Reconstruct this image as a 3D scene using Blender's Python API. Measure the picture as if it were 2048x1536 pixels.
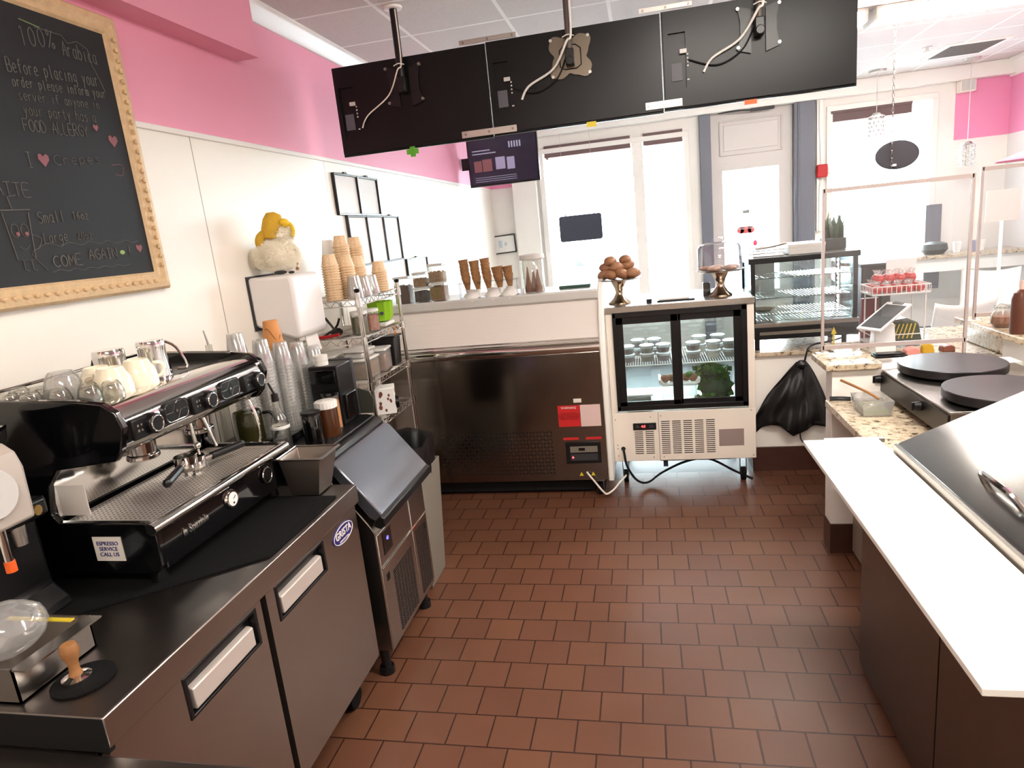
import bpy, bmesh, math, random
from mathutils import Vector, Matrix, Euler
R = math.radians
random.seed(7)
SC = bpy.context.scene
COL = SC.collection
for _o in list(bpy.data.objects):
    bpy.data.objects.remove(_o)

# ------------------------------------------------------------------ camera, sky, exposure
def setup_camera():
    cam = bpy.data.cameras.new('camera')
    o = bpy.data.objects.new('camera', cam)
    COL.objects.link(o)
    yaw, pit, rol = R(12.3245), R(12.9559), R(5.8927)
    fwd = Vector((-math.sin(yaw) * math.cos(pit), math.cos(yaw) * math.cos(pit), -math.sin(pit)))
    rt = Vector((math.cos(yaw), math.sin(yaw), 0))
    dn = fwd.cross(rt)
    r2 = rt * math.cos(rol) + dn * math.sin(rol)
    d2 = dn * math.cos(rol) - rt * math.sin(rol)
    m = Matrix((r2, -d2, -fwd)).transposed().to_4x4()
    m.translation = Vector((0, 0, 1.7201))
    o.matrix_world = m
    cam.sensor_fit = 'HORIZONTAL'
    cam.sensor_width = 36
    cam.lens = 1312.14 / 2048 * 36
    cam.clip_start = 0.05
    SC.camera = o
setup_camera()
w = bpy.data.worlds.new('daylight')
SC.world = w
w.use_nodes = True
w.node_tree.nodes['Background'].inputs[0].default_value = (0.90, 0.96, 1.0, 1)
w.node_tree.nodes['Background'].inputs[1].default_value = 10.0
SC.view_settings.view_transform = 'Standard'
SC.view_settings.look = 'None'
SC.view_settings.gamma = 1
SC.view_settings.use_curve_mapping = False
SC.view_settings.exposure = 2.02
SC.cycles.max_bounces = 10
SC.cycles.transparent_max_bounces = 24
SC.cycles.sample_clamp_indirect = 8
LAMP = 15.0      # strength of the tubes in the ceiling lights

# ------------------------------------------------------------------ materials
def lin(c):
    return tuple((v / 12.92 if v <= .04045 else ((v + .055) / 1.055) ** 2.4) for v in (x / 255 for x in c))
MATS = {}
def mat(name, rgb=(200, 200, 200), rough=.5, metal=0., spec=.5, noise=0., nscale=20., bump=0., bscale=200., coat=0., trans=0., ior=1.45, emit=0., alpha=1., stretch=None):
    if name in MATS: return MATS[name]
    m = bpy.data.materials.new(name); m.use_nodes = True
    nt = m.node_tree; b = nt.nodes['Principled BSDF']
    c = lin(rgb) + (1,)
    b.inputs['Base Color'].default_value = c
    b.inputs['Roughness'].default_value = rough
    b.inputs['Metallic'].default_value = metal
    b.inputs['Specular IOR Level'].default_value = spec
    b.inputs['Coat Weight'].default_value = coat
    b.inputs['Transmission Weight'].default_value = trans
    b.inputs['IOR'].default_value = ior
    b.inputs['Alpha'].default_value = alpha
    if emit:
        b.inputs['Emission Color'].default_value = c
        b.inputs['Emission Strength'].default_value = emit
    if noise or bump:
        tc = nt.nodes.new('ShaderNodeTexCoord'); mp = nt.nodes.new('ShaderNodeMapping')
        nt.links.new(tc.outputs['Object'], mp.inputs[0])
        if stretch: mp.inputs['Scale'].default_value = stretch
    if noise:
        n = nt.nodes.new('ShaderNodeTexNoise'); n.inputs['Scale'].default_value = nscale; n.inputs['Detail'].default_value = 4
        nt.links.new(mp.outputs[0], n.inputs['Vector'])
        r = nt.nodes.new('ShaderNodeMapRange')
        r.inputs['To Min'].default_value = 1 - noise; r.inputs['To Max'].default_value = 1 + noise
        nt.links.new(n.outputs['Fac'], r.inputs['Value'])
        mx = nt.nodes.new('ShaderNodeMix'); mx.data_type = 'RGBA'; mx.blend_type = 'MULTIPLY'; mx.inputs[0].default_value = 1
        mx.inputs[6].default_value = c
        nt.links.new(r.outputs[0], mx.inputs[7]); nt.links.new(mx.outputs[2], b.inputs['Base Color'])
    if bump:
        n2 = nt.nodes.new('ShaderNodeTexNoise'); n2.inputs['Scale'].default_value = bscale
        nt.links.new(mp.outputs[0], n2.inputs['Vector'])
        bp = nt.nodes.new('ShaderNodeBump'); bp.inputs['Strength'].default_value = bump; bp.inputs['Distance'].default_value = .01
        nt.links.new(n2.outputs['Fac'], bp.inputs['Height']); nt.links.new(bp.outputs[0], b.inputs['Normal'])
    MATS[name] = m
    return m
def pane_mat(name, tint=(245, 250, 250), gloss=.08, rough=.02, haze=0.):
    """thin clear sheet: mostly lets light straight through, with a faint reflection and optional milkiness"""
    if name in MATS: return MATS[name]
    m = bpy.data.materials.new(name); m.use_nodes = True
    nt = m.node_tree; nt.nodes.clear()
    out = nt.nodes.new('ShaderNodeOutputMaterial'); t = nt.nodes.new('ShaderNodeBsdfTransparent'); g = nt.nodes.new('ShaderNodeBsdfGlossy')
    t.inputs[0].default_value = lin(tint) + (1,); g.inputs['Roughness'].default_value = rough
    mx = nt.nodes.new('ShaderNodeMixShader'); fr = nt.nodes.new('ShaderNodeLayerWeight'); fr.inputs[0].default_value = .12
    mr = nt.nodes.new('ShaderNodeMapRange'); mr.inputs['To Min'].default_value = gloss; mr.inputs['To Max'].default_value = .8
    nt.links.new(fr.outputs['Fresnel'], mr.inputs[0]); nt.links.new(mr.outputs[0], mx.inputs[0])
    nt.links.new(t.outputs[0], mx.inputs[1]); nt.links.new(g.outputs[0], mx.inputs[2])
    last = mx
    if haze:
        d = nt.nodes.new('ShaderNodeBsdfDiffuse'); d.inputs[0].default_value = (.9, .9, .9, 1)
        m2 = nt.nodes.new('ShaderNodeMixShader'); m2.inputs[0].default_value = haze
        nt.links.new(mx.outputs[0], m2.inputs[1]); nt.links.new(d.outputs[0], m2.inputs[2]); last = m2
    nt.links.new(last.outputs[0], out.inputs[0])
    MATS[name] = m
    return m
WALL_W = (240, 234, 222)
M_ = dict(
    white_paint=mat('white_paint', (236, 232, 226), .5),
    grey_paint=mat('grey_paint', (108, 111, 122), .45),
    gloss_white=mat('gloss_white', (238, 236, 230), .28),
    cream=mat('cream', (236, 226, 214), .45),
    pink=mat('pink_paint', (228, 118, 160), .55),
    steel=mat('brushed_steel', (176, 170, 164), .27, 1., noise=.05, nscale=6, bump=.02, bscale=60),
    steel_dull=mat('dull_steel', (150, 140, 132), .42, 1., noise=.08, nscale=5),
    steel_top=mat('worn_steel_top', (112, 107, 103), .36, 1., noise=.18, nscale=7),
    steel_dark=mat('dark_steel_sheet', (132, 124, 118), .15, 1., noise=.1, nscale=4),
    chrome=mat('chrome', (215, 213, 210), .09, 1.),
    alu=mat('aluminium', (196, 192, 186), .35, 1.),
    blk=mat('black_plastic', (16, 16, 18), .32),
    blk_gloss=mat('black_gloss', (8, 8, 10), .1, coat=.6),
    blk_matte=mat('black_matte', (17, 17, 18), .75, spec=.25),
    blk_tv=mat('black_screen_back', (9, 9, 11), .34, spec=.35, bump=.02, bscale=300),
    rubber=mat('black_rubber', (14, 14, 15), .85, spec=.2, bump=.3, bscale=400),
    bag=mat('black_bin_bag', (13, 13, 16), .38, spec=.5),
    tray_steel=mat('tray_steel', (176, 168, 158), .5, .7),
    chain_steel=mat('chain_steel', (110, 106, 104), .4, .8),
    guard=mat('guard_frame', (164, 150, 146), .4),
    grey_pl=mat('grey_plastic', (122, 116, 106), .5),
    dgrey=mat('dark_grey_plastic', (54, 54, 58), .5),
    lgrey=mat('light_grey_plastic', (196, 194, 190), .4),
    red=mat('red_plastic', (178, 28, 32), .4),
    redlab=mat('red_label', (200, 36, 38), .5),
    whitelab=mat('white_label', (228, 222, 214), .55),
    pinklab=mat('pale_pink_label', (224, 196, 190), .55),
    yellow=mat('yellow_plush', (206, 164, 50), .9, noise=.2, nscale=30),
    fluff=mat('cream_fluff', (250, 243, 226), .95),
    wood=mat('wood', (150, 104, 62), .5, noise=.25, nscale=12, stretch=(1, 1, 8)),
    gold=mat('gilded_frame', (216, 186, 144), .5, noise=.22, nscale=45, bump=.25, bscale=60),
    chalkb=mat('chalkboard', (30, 31, 33), .7, noise=.25, nscale=5),
    chalk=mat('white_chalk', (104, 102, 99), .95),
    chalk_pink=mat('pink_chalk', (140, 92, 98), .95),
    chalk_green=mat('green_chalk', (150, 180, 110), .95),
    cup=mat('white_ceramic', (238, 230, 206), .25, coat=.3),
    cone=mat('waffle_cone', (150, 108, 68), .7, noise=.4, nscale=90, bump=.5, bscale=120),
    cone_dark=mat('chocolate_cone', (120, 76, 50), .7, noise=.3, nscale=60),
    choc=mat('chocolate_bits', (74, 40, 26), .6, noise=.5, nscale=90),
    nuts=mat('chopped_nuts', (150, 118, 78), .7, noise=.45, nscale=110, bump=.6, bscale=100),
    cereal=mat('cereal_bits', (140, 104, 80), .7, noise=.35, nscale=80, bump=.5, bscale=90),
    brown_food=mat('brown_dessert', (66, 36, 26), .5),
    bread=mat('glazed_bun', (150, 106, 76), .45, noise=.4, nscale=30, bump=.3, bscale=40),
    green=mat('lime_green', (150, 205, 40), .6),
    leaf=mat('leaf_green', (62, 112, 40), .6, noise=.4, nscale=30),
    leaf_dark=mat('dark_leaf', (48, 74, 50), .6, noise=.3, nscale=30),
    kraft=mat('kraft_paper', (206, 142, 84), .7, noise=.1, nscale=20),
    print_cup=mat('printed_paper_cup', (226, 196, 158), .6, noise=.35, nscale=90),
    pale=mat('pale_plastic', (224, 222, 216), .35),
    orange=mat('orange_plastic', (222, 92, 30), .5),
    amber=mat('amber_bottle', (70, 38, 18), .2),
    griddle=mat('seasoned_griddle', (52, 50, 52), .3, .6, noise=.2, nscale=6),
    blue_led=mat('blue_led', (40, 40, 255), .5, emit=6.),
    red_led=mat('red_led', (255, 40, 40), .5, emit=5.),
    green_tag=mat('green_tag', (92, 168, 40), .5),
    yellow_tag=mat('yellow_tag', (214, 190, 50), .5),
    navy=mat('navy_print', (44, 36, 110), .4),
    tube=mat('lamp_diffuser', (255, 247, 236), .5, emit=LAMP),
    led=mat('fridge_led', (235, 245, 255), .5, emit=9.),
    paper=mat('paper', (236, 234, 230), .8),
    basetile=mat('brown_base_tile', (68, 42, 34), .35, noise=.25, nscale=18),
    pinkfab=mat('pink_fabric', (238, 130, 160), .8),
    tomato=mat('candy_apple', (196, 30, 32), .15, coat=.6),
    road=mat('pale_road', (150, 152, 156), .8),
    carpaint=mat('car_paint', (120, 136, 160), .2, coat=.6),
    pull=mat('door_pull', (206, 196, 188), .35, .3),
    brickpale=mat('pale_brick', (176, 140, 130), .8),
    glass=pane_mat('window_glass'),
    glass_case=pane_mat('case_glass', (240, 246, 246), .09),
    acrylic=pane_mat('acrylic_sheet', (248, 248, 250), .05, haze=.02),
    clear=pane_mat('clear_plastic', (246, 246, 244), .16, .08, haze=.16),
    jar=pane_mat('jar_glass', (240, 240, 236), .10, .05, haze=.03),
    smoke=pane_mat('smoked_plastic', (104, 74, 50), .10, .05, haze=.02),
)
def shader_floor():
    m = bpy.data.materials.new('quarry_tile_floor'); m.use_nodes = True
    nt = m.node_tree; b = nt.nodes['Principled BSDF']; N = nt.nodes.new; L = nt.links.new
    tc = N('ShaderNodeTexCoord'); mp = N('ShaderNodeMapping'); mp.inputs['Location'].default_value = (.093, -.021, 0)
    L(tc.outputs['Object'], mp.inputs[0])
    br = N('ShaderNodeTexBrick'); L(mp.outputs[0], br.inputs['Vector'])
    br.offset = .5; br.offset_frequency = 2; br.squash = 1
    br.inputs['Scale'].default_value = 1; br.inputs['Brick Width'].default_value = .152; br.inputs['Row Height'].default_value = .152
    br.inputs['Mortar Size'].default_value = .0035; br.inputs['Mortar Smooth'].default_value = .2; br.inputs['Bias'].default_value = 0
    br.inputs['Color1'].default_value = lin((104, 68, 49)) + (1,); br.inputs['Color2'].default_value = lin((96, 61, 45)) + (1,)
    br.inputs['Mortar'].default_value = lin((54, 28, 19)) + (1,)
    n = N('ShaderNodeTexNoise'); n.inputs['Scale'].default_value = 2.2; n.inputs['Detail'].default_value = 6; L(mp.outputs[0], n.inputs['Vector'])
    n3 = N('ShaderNodeTexNoise'); n3.inputs['Scale'].default_value = 160; L(mp.outputs[0], n3.inputs['Vector'])
    r = N('ShaderNodeMapRange'); r.inputs['To Min'].default_value = .8; r.inputs['To Max'].default_value = 1.2; L(n.outputs['Fac'], r.inputs[0])
    r3 = N('ShaderNodeMapRange'); r3.inputs['To Min'].default_value = .9; r3.inputs['To Max'].default_value = 1.1; L(n3.outputs['Fac'], r3.inputs[0])
    mm = N('ShaderNodeMath'); mm.operation = 'MULTIPLY'; L(r.outputs[0], mm.inputs[0]); L(r3.outputs[0], mm.inputs[1])
    mx = N('ShaderNodeMix'); mx.data_type = 'RGBA'; mx.blend_type = 'MULTIPLY'; mx.inputs[0].default_value = 1
    L(br.outputs['Color'], mx.inputs[6]); L(mm.outputs[0], mx.inputs[7]); L(mx.outputs[2], b.inputs['Base Color'])
    rr = N('ShaderNodeMapRange'); rr.inputs['To Min'].default_value = .30; rr.inputs['To Max'].default_value = .5; L(n.outputs['Fac'], rr.inputs[0]); L(rr.outputs[0], b.inputs['Roughness'])
    bp = N('ShaderNodeBump'); bp.inputs['Strength'].default_value = .4; bp.inputs['Distance'].default_value = .004; bp.invert = True
    L(br.outputs['Fac'], bp.inputs['Height']); L(bp.outputs[0], b.inputs['Normal'])
    b.inputs['Specular IOR Level'].default_value = .35
    return m
def shader_grey_floor():
    m = mat('grey_tile_floor', (96, 98, 104), .5, noise=.1, nscale=6)
    return m
def shader_wall(seam_axis, seam_off, zpink, white=WALL_W, pinkc=(238, 160, 184), seams=True):
    m = bpy.data.materials.new('two_tone_wall'); m.use_nodes = True
    nt = m.node_tree; b = nt.nodes['Principled BSDF']; N = nt.nodes.new; L = nt.links.new
    g = N('ShaderNodeNewGeometry'); s = N('ShaderNodeSeparateXYZ'); L(g.outputs['Position'], s.inputs[0])
    cmp_ = N('ShaderNodeMath'); cmp_.operation = 'GREATER_THAN'; cmp_.inputs[1].default_value = zpink; L(s.outputs['Z'], cmp_.inputs[0])
    mx = N('ShaderNodeMix'); mx.data_type = 'RGBA'; mx.inputs[6].default_value = lin(white) + (1,); mx.inputs[7].default_value = lin(pinkc) + (1,)
    L(cmp_.outputs[0], mx.inputs[0])
    last = mx.outputs[2]
    if seams:
        a = N('ShaderNodeMath'); a.operation = 'SUBTRACT'; a.inputs[1].default_value = seam_off; L(s.outputs[seam_axis], a.inputs[0])
        d = N('ShaderNodeMath'); d.operation = 'PINGPONG'; d.inputs[1].default_value = .61; L(a.outputs[0], d.inputs[0])
        lt = N('ShaderNodeMath'); lt.operation = 'LESS_THAN'; lt.inputs[1].default_value = .003; L(d.outputs[0], lt.inputs[0])
        inv = N('ShaderNodeMath'); inv.operation = 'SUBTRACT'; inv.inputs[0].default_value = 1; L(cmp_.outputs[0], inv.inputs[1])
        ml = N('ShaderNodeMath'); ml.operation = 'MULTIPLY'; L(lt.outputs[0], ml.inputs[0]); L(inv.outputs[0], ml.inputs[1])
        m2 = N('ShaderNodeMix'); m2.data_type = 'RGBA'; m2.inputs[7].default_value = lin((168, 156, 140)) + (1,)
        L(ml.outputs[0], m2.inputs[0]); L(last, m2.inputs[6]); last = m2.outputs[2]
    L(last, b.inputs['Base Color'])
    r = N('ShaderNodeMapRange'); r.inputs['To Min'].default_value = .4; r.inputs['To Max'].default_value = .6; L(cmp_.outputs[0], r.inputs[0]); L(r.outputs[0], b.inputs['Roughness'])
    return m
def shader_ceiling():
    m = bpy.data.materials.new('ceiling_tiles'); m.use_nodes = True
    nt = m.node_tree; b = nt.nodes['Principled BSDF']; N = nt.nodes.new; L = nt.links.new
    g = N('ShaderNodeNewGeometry'); s = N('ShaderNodeSeparateXYZ'); L(g.outputs['Position'], s.inputs[0])
    outs = []
    for ax, off in (('X', -1.33), ('Y', 3.62)):
        a = N('ShaderNodeMath'); a.operation = 'SUBTRACT'; a.inputs[1].default_value = off; L(s.outputs[ax], a.inputs[0])
        d = N('ShaderNodeMath'); d.operation = 'PINGPONG'; d.inputs[1].default_value = .3; L(a.outputs[0], d.inputs[0])
        lt = N('ShaderNodeMath'); lt.operation = 'LESS_THAN'; lt.inputs[1].default_value = .011; L(d.outputs[0], lt.inputs[0]); outs.append(lt)
    mxm = N('ShaderNodeMath'); mxm.operation = 'MAXIMUM'; L(outs[0].outputs[0], mxm.inputs[0]); L(outs[1].outputs[0], mxm.inputs[1])
    n = N('ShaderNodeTexNoise'); n.inputs['Scale'].default_value = 90; L(g.outputs['Position'], n.inputs['Vector'])
    cr = N('ShaderNodeMix'); cr.data_type = 'RGBA'; cr.inputs[6].default_value = lin((196, 188, 184)) + (1,); cr.inputs[7].default_value = lin((216, 208, 204)) + (1,)
    L(n.outputs['Fac'], cr.inputs[0])
    mx = N('ShaderNodeMix'); mx.data_type = 'RGBA'; mx.inputs[7].default_value = lin((240, 236, 232)) + (1,)
    L(mxm.outputs[0], mx.inputs[0]); L(cr.outputs[2], mx.inputs[6]); L(mx.outputs[2], b.inputs['Base Color'])
    b.inputs['Roughness'].default_value = .8
    bp = N('ShaderNodeBump'); bp.inputs['Strength'].default_value = .25; bp.inputs['Distance'].default_value = .004
    L(mxm.outputs[0], bp.inputs['Height']); L(bp.outputs[0], b.inputs['Normal'])
    return m
def shader_granite():
    m = bpy.data.materials.new('speckled_granite'); m.use_nodes = True
    nt = m.node_tree; b = nt.nodes['Principled BSDF']; N = nt.nodes.new; L = nt.links.new
    g = N('ShaderNodeNewGeometry')
    n = N('ShaderNodeTexNoise'); n.inputs['Scale'].default_value = 34; n.inputs['Detail'].default_value = 6; n.inputs['Roughness'].default_value = .7; L(g.outputs['Position'], n.inputs['Vector'])
    cr = N('ShaderNodeValToRGB'); L(n.outputs['Fac'], cr.inputs[0])
    e = cr.color_ramp.elements
    e[0].position = .36; e[0].color = lin((48, 44, 42)) + (1,)
    e[1].position = .62; e[1].color = lin((208, 192, 168)) + (1,)
    for p, c in ((.40, (112, 96, 82)), (.44, (178, 160, 136)), (.54, (196, 180, 156))):
        x = cr.color_ramp.elements.new(p); x.color = lin(c) + (1,)
    L(cr.outputs[0], b.inputs['Base Color']); b.inputs['Roughness'].default_value = .18
    return m
M_['granite'] = shader_granite()

# ------------------------------------------------------------------ mesh builder
class MB:
    def __init__(s): s.bm = bmesh.new()
    def _v(s, pts): return [s.bm.verts.new(p) for p in pts]
    def poly(s, pts): return s.bm.faces.new(s._v(pts))
    def box(s, x0, x1, y0, y1, z0, z1, mtx=None):
        v = [Vector((x, y, z)) for x in (x0, x1) for y in (y0, y1) for z in (z0, z1)]
        if mtx: v = [mtx @ p for p in v]
        v = s._v(v)
        for f in ((0, 1, 3, 2), (4, 6, 7, 5), (0, 4, 5, 1), (2, 3, 7, 6), (0, 2, 6, 4), (1, 5, 7, 3)): s.bm.faces.new([v[i] for i in f])
        return s
    def prism(s, pts, axis, a, b, mtx=None):
        """pts: 2-D outline; axis = extrusion axis, the outline uses the other two in order"""
        def P(u, w, t): return {'x': (t, u, w), 'y': (u, t, w), 'z': (u, w, t)}[axis]
        A = [Vector(P(u, w, a)) for u, w in pts]; B = [Vector(P(u, w, b)) for u, w in pts]
        if mtx: A = [mtx @ p for p in A]; B = [mtx @ p for p in B]
        A = s._v(A); B = s._v(B); n = len(pts)
        s.bm.faces.new(A); s.bm.faces.new(B[::-1])
        for i in range(n): s.bm.faces.new([A[i], B[i], B[(i + 1) % n], A[(i + 1) % n]])
        return s
    def cyl(s, p0, p1, r0, r1=None, n=20, cap=True):
        p0 = Vector(p0); p1 = Vector(p1); r1 = r0 if r1 is None else r1
        d = (p1 - p0).normalized(); u = d.orthogonal().normalized(); w = d.cross(u)
        A = []; B = []
        for i in range(n):
            a = 2 * math.pi * i / n; q = u * math.cos(a) + w * math.sin(a)
            A.append(s.bm.verts.new(p0 + q * r0)); B.append(s.bm.verts.new(p1 + q * r1))
        for i in range(n): s.bm.faces.new([A[i], A[(i + 1) % n], B[(i + 1) % n], B[i]])
        if cap: s.bm.faces.new(A[::-1]); s.bm.faces.new(B)
        return s
    def lathe(s, c, prof, n=24, mtx=None, wob=None):
        rings = []
        for r, z in prof:
            if r < 1e-6:
                p = Vector((c[0], c[1], c[2] + z)); rings.append([s.bm.verts.new(mtx @ p if mtx else p)])
            else:
                ring = []
                for i in range(n):
                    a = 2 * math.pi * i / n; rr = r * (wob(a, z) if wob else 1)
                    p = Vector((c[0] + rr * math.cos(a), c[1] + rr * math.sin(a), c[2] + z))
                    ring.append(s.bm.verts.new(mtx @ p if mtx else p))
                rings.append(ring)
        for A, B in zip(rings, rings[1:]):
            if len(A) == 1 and len(B) == 1: continue
            for i in range(n):
                j = (i + 1) % n
                if len(A) == 1: s.bm.faces.new([A[0], B[j], B[i]])
                elif len(B) == 1: s.bm.faces.new([A[i], A[j], B[0]])
                else: s.bm.faces.new([A[i], A[j], B[j], B[i]])
        return s
    def tube(s, pts, r, n=8, smooth=3, closed=False):
        pts = [Vector(p) for p in pts]
        if smooth and len(pts) > 2:
            q = []
            m = len(pts)
            for i in range(m if closed else m - 1):
                p0 = pts[i - 1] if (i or closed) else pts[0]; p1 = pts[i]; p2 = pts[(i + 1) % m]; p3 = pts[(i + 2) % m] if (closed or i + 2 < m) else p2
                for k in range(smooth):
                    t = k / smooth
                    q.append(.5 * ((2 * p1) + (p2 - p0) * t + (2 * p0 - 5 * p1 + 4 * p2 - p3) * t * t + (3 * p1 - p0 - 3 * p2 + p3) * t ** 3))
            if not closed: q.append(pts[-1])
            pts = q
        rings = []; m = len(pts); u = None
        for i, p in enumerate(pts):
            d = (pts[(i + 1) % m] - pts[i - 1]) if closed or 0 < i < m - 1 else (pts[1] - pts[0] if i == 0 else pts[-1] - pts[-2])
            if d.length < 1e-9: d = Vector((0, 0, 1))
            d.normalize()
            u = d.orthogonal().normalized() if u is None else (u - d * u.dot(d)).normalized()
            w = d.cross(u)
            rings.append([s.bm.verts.new(p + (u * math.cos(2 * math.pi * k / n) + w * math.sin(2 * math.pi * k / n)) * r) for k in range(n)])
        prs = list(zip(rings, rings[1:])) + ([(rings[-1], rings[0])] if closed else [])
        for A, B in prs:
            for k in range(n): s.bm.faces.new([A[k], A[(k + 1) % n], B[(k + 1) % n], B[k]])
        if not closed: s.bm.faces.new(rings[0][::-1]); s.bm.faces.new(rings[-1])
        return s
    def ball(s, c, r, sc=(1, 1, 1), n=14, mtx=None, jit=0):
        m2 = n // 2
        prof = [(math.sin(math.pi * i / m2), -math.cos(math.pi * i / m2)) for i in range(m2 + 1)]
        t = Matrix.Translation(Vector(c)) @ (mtx or Matrix()) @ Matrix.Diagonal(Vector((r * sc[0], r * sc[1], r * sc[2], 1)))
        wob = (lambda a, z: 1 + jit * (random.random() - .5)) if jit else None
        return s.lathe((0, 0, 0), prof, n, t, wob)
    def sheet(s, f, nu, nv):
        g = [[s.bm.verts.new(f(i / nu, j / nv)) for j in range(nv + 1)] for i in range(nu + 1)]
        for i in range(nu):
            for j in range(nv): s.bm.faces.new([g[i][j], g[i + 1][j], g[i + 1][j + 1], g[i][j + 1]])
        return s

def rootloc(o):
    v = Vector(o.location)
    while o.parent: o = o.parent; v += Vector(o.location)
    return v
def build(mb, name, m, parent=None, bev=0, label=None, smooth=35, solid=0, keep=False):
    bm = mb.bm
    bmesh.ops.remove_doubles(bm, verts=bm.verts, dist=1e-5)
    bmesh.ops.recalc_face_normals(bm, faces=bm.faces)
    if parent is not None and not keep:
        bmesh.ops.translate(bm, verts=bm.verts, vec=-rootloc(parent))
    me = bpy.data.meshes.new(name)
    loc = None
    if parent is None and not keep:
        xs = [v.co for v in bm.verts]
        mn = Vector((min(v.x for v in xs), min(v.y for v in xs), min(v.z for v in xs))); mxx = Vector((max(v.x for v in xs), max(v.y for v in xs), 0))
        loc = Vector(((mn.x + mxx.x) / 2, (mn.y + mxx.y) / 2, mn.z))
        bmesh.ops.translate(bm, verts=bm.verts, vec=-loc)
    bm.to_mesh(me); bm.free()
    for p in me.polygons: p.use_smooth = True
    me.set_sharp_from_angle(angle=R(smooth))
    me.materials.append(M_[m] if isinstance(m, str) else m)
    o = bpy.data.objects.new(name, me); COL.objects.link(o)
    if parent is not None: o.parent = parent
    if loc is not None: o.location = loc
    if solid:
        md = o.modifiers.new('thick', 'SOLIDIFY'); md.thickness = solid; md.offset = 0
    if bev:
        md = o.modifiers.new('bevel', 'BEVEL'); md.width = bev; md.segments = 2; md.limit_method = 'ANGLE'; md.angle_limit = R(40)
    if label: o['label'] = label
    return o
def tag(o, label, cat, group=None):
    o['label'] = label; o['category'] = cat
    if group: o['group'] = group
    return o
def thing(name, label, cat, loc=(0, 0, 0), group=None):
    o = bpy.data.objects.new(name, None); COL.objects.link(o); o.location = loc; o.empty_display_size = .05
    return tag(o, label, cat, group)
def solo(mb, name, m, label, cat, group=None, **k): return tag(build(mb, name, m, None, **k), label, cat, group)
def struct(mb, name, m, parent=None, **k):
    o = build(mb, name, m, parent, **k)
    if parent is None: o['kind'] = 'structure'
    return o
def dup(root, loc, rotz=None, label=None, group=None):
    def cp(o, par):
        c = o.copy(); COL.objects.link(c); c.parent = par
        for ch in o.children: cp(ch, c)
        return c
    r = cp(root, None); r.location = loc
    if rotz is not None: r.rotation_euler = (0, 0, rotz)
    if label: r['label'] = label
    if group: r['group'] = group
    return r
def text(s_, name, m, parent, size, mtx, depth=.0008, align='CENTER', bold=0., shear=0., width=1.):
    """raised lettering as a mesh; mtx places the text plane (x right, y up) in world space"""
    cu = bpy.data.curves.new(name, 'FONT'); cu.body = s_; cu.size = size; cu.align_x = align; cu.align_y = 'CENTER'; cu.extrude = depth; cu.offset = bold; cu.shear = shear
    cu.resolution_u = 3
    t = bpy.data.objects.new('tmp', cu); COL.objects.link(t)
    dg = bpy.context.evaluated_depsgraph_get()
    me = bpy.data.meshes.new_from_object(t.evaluated_get(dg))
    bpy.data.objects.remove(t)
    me.transform(mtx @ Matrix.Diagonal(Vector((width, 1, 1, 1))))
    if parent is not None: me.transform(Matrix.Translation(-rootloc(parent)))
    me.materials.clear(); me.materials.append(M_[m] if isinstance(m, str) else m)
    o = bpy.data.objects.new(name, me); COL.objects.link(o)
    if parent is not None: o.parent = parent
    return o
def frame(o, xax, yax):
    x = Vector(xax).normalized(); y = Vector(yax).normalized(); z = x.cross(y)
    m = Matrix((x, y, z)).transposed().to_4x4(); m.translation = Vector(o); return m

# ------------------------------------------------------------------ the room
ZC = 2.95; XL = -1.85; XR = 3.87; YB = 8.35; YF = -2.6
mb = MB(); mb.box(XL - .1, 3.97, YF - .1, 4.38, -.1, 0); struct(mb, 'floor', shader_floor(), keep=True)
mb = MB(); mb.box(XL - .1, 3.97, 4.38, YB + .2, -.1, 0); struct(mb, 'floor', shader_grey_floor(), keep=True)
mb = MB(); mb.box(XL - .1, 3.97, YF - .1, YB + .2, ZC, ZC + .1); struct(mb, 'ceiling', shader_ceiling(), keep=True)
mb = MB(); mb.box(XL - .1, XL, YF - .1, YB + .2, 0, ZC); wl = struct(mb, 'wall_left', shader_wall('Y', 2.625, 2.262, pinkc=(238, 160, 184)), keep=True)
mb = MB(); mb.box(XL, XL + .012, 1.0, YB, 2.245, 2.268); struct(mb, 'trim_1', 'white_paint', bev=.003)
mb = MB(); mb.box(XR, XR + .1, YF - .1, YB + .2, 0, ZC); struct(mb, 'wall_right', shader_wall('Y', 0, 2.21, (232, 230, 230), (232, 150, 188), seams=False), keep=True)
mb = MB(); mb.box(XL - .1, XR + .1, YF - .1, YF, 0, ZC); struct(mb, 'wall_front', 'cream', keep=True)
# soffit box on the left wall
mb = MB(); mb.box(XL, -1.735, YF, 3.10, 2.64, ZC); struct(mb, 'soffit_left', mat('pink_soffit', (238, 160, 184), .55))
# crown mouldings
CR = [(0, 0), (0, -.085), (.012, -.085), (.016, -.07), (.03, -.05), (.05, -.022), (.056, -.016), (.065, -.012), (.065, 0)]
mb = MB(); mb.prism([(XL + a, ZC + b) for a, b in CR], 'y', 3.10, YB); struct(mb, 'trim_2', 'gloss_white')
mb = MB(); mb.prism([(XR - a * 1.4, ZC + b * 2) for a, b in CR], 'y', 0, YB); struct(mb, 'trim_3', 'gloss_white')
mb = MB(); mb.box(XL, XR, 8.22, YB, 2.80, ZC); struct(mb, 'trim_4', 'gloss_white', bev=.006)
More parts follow.
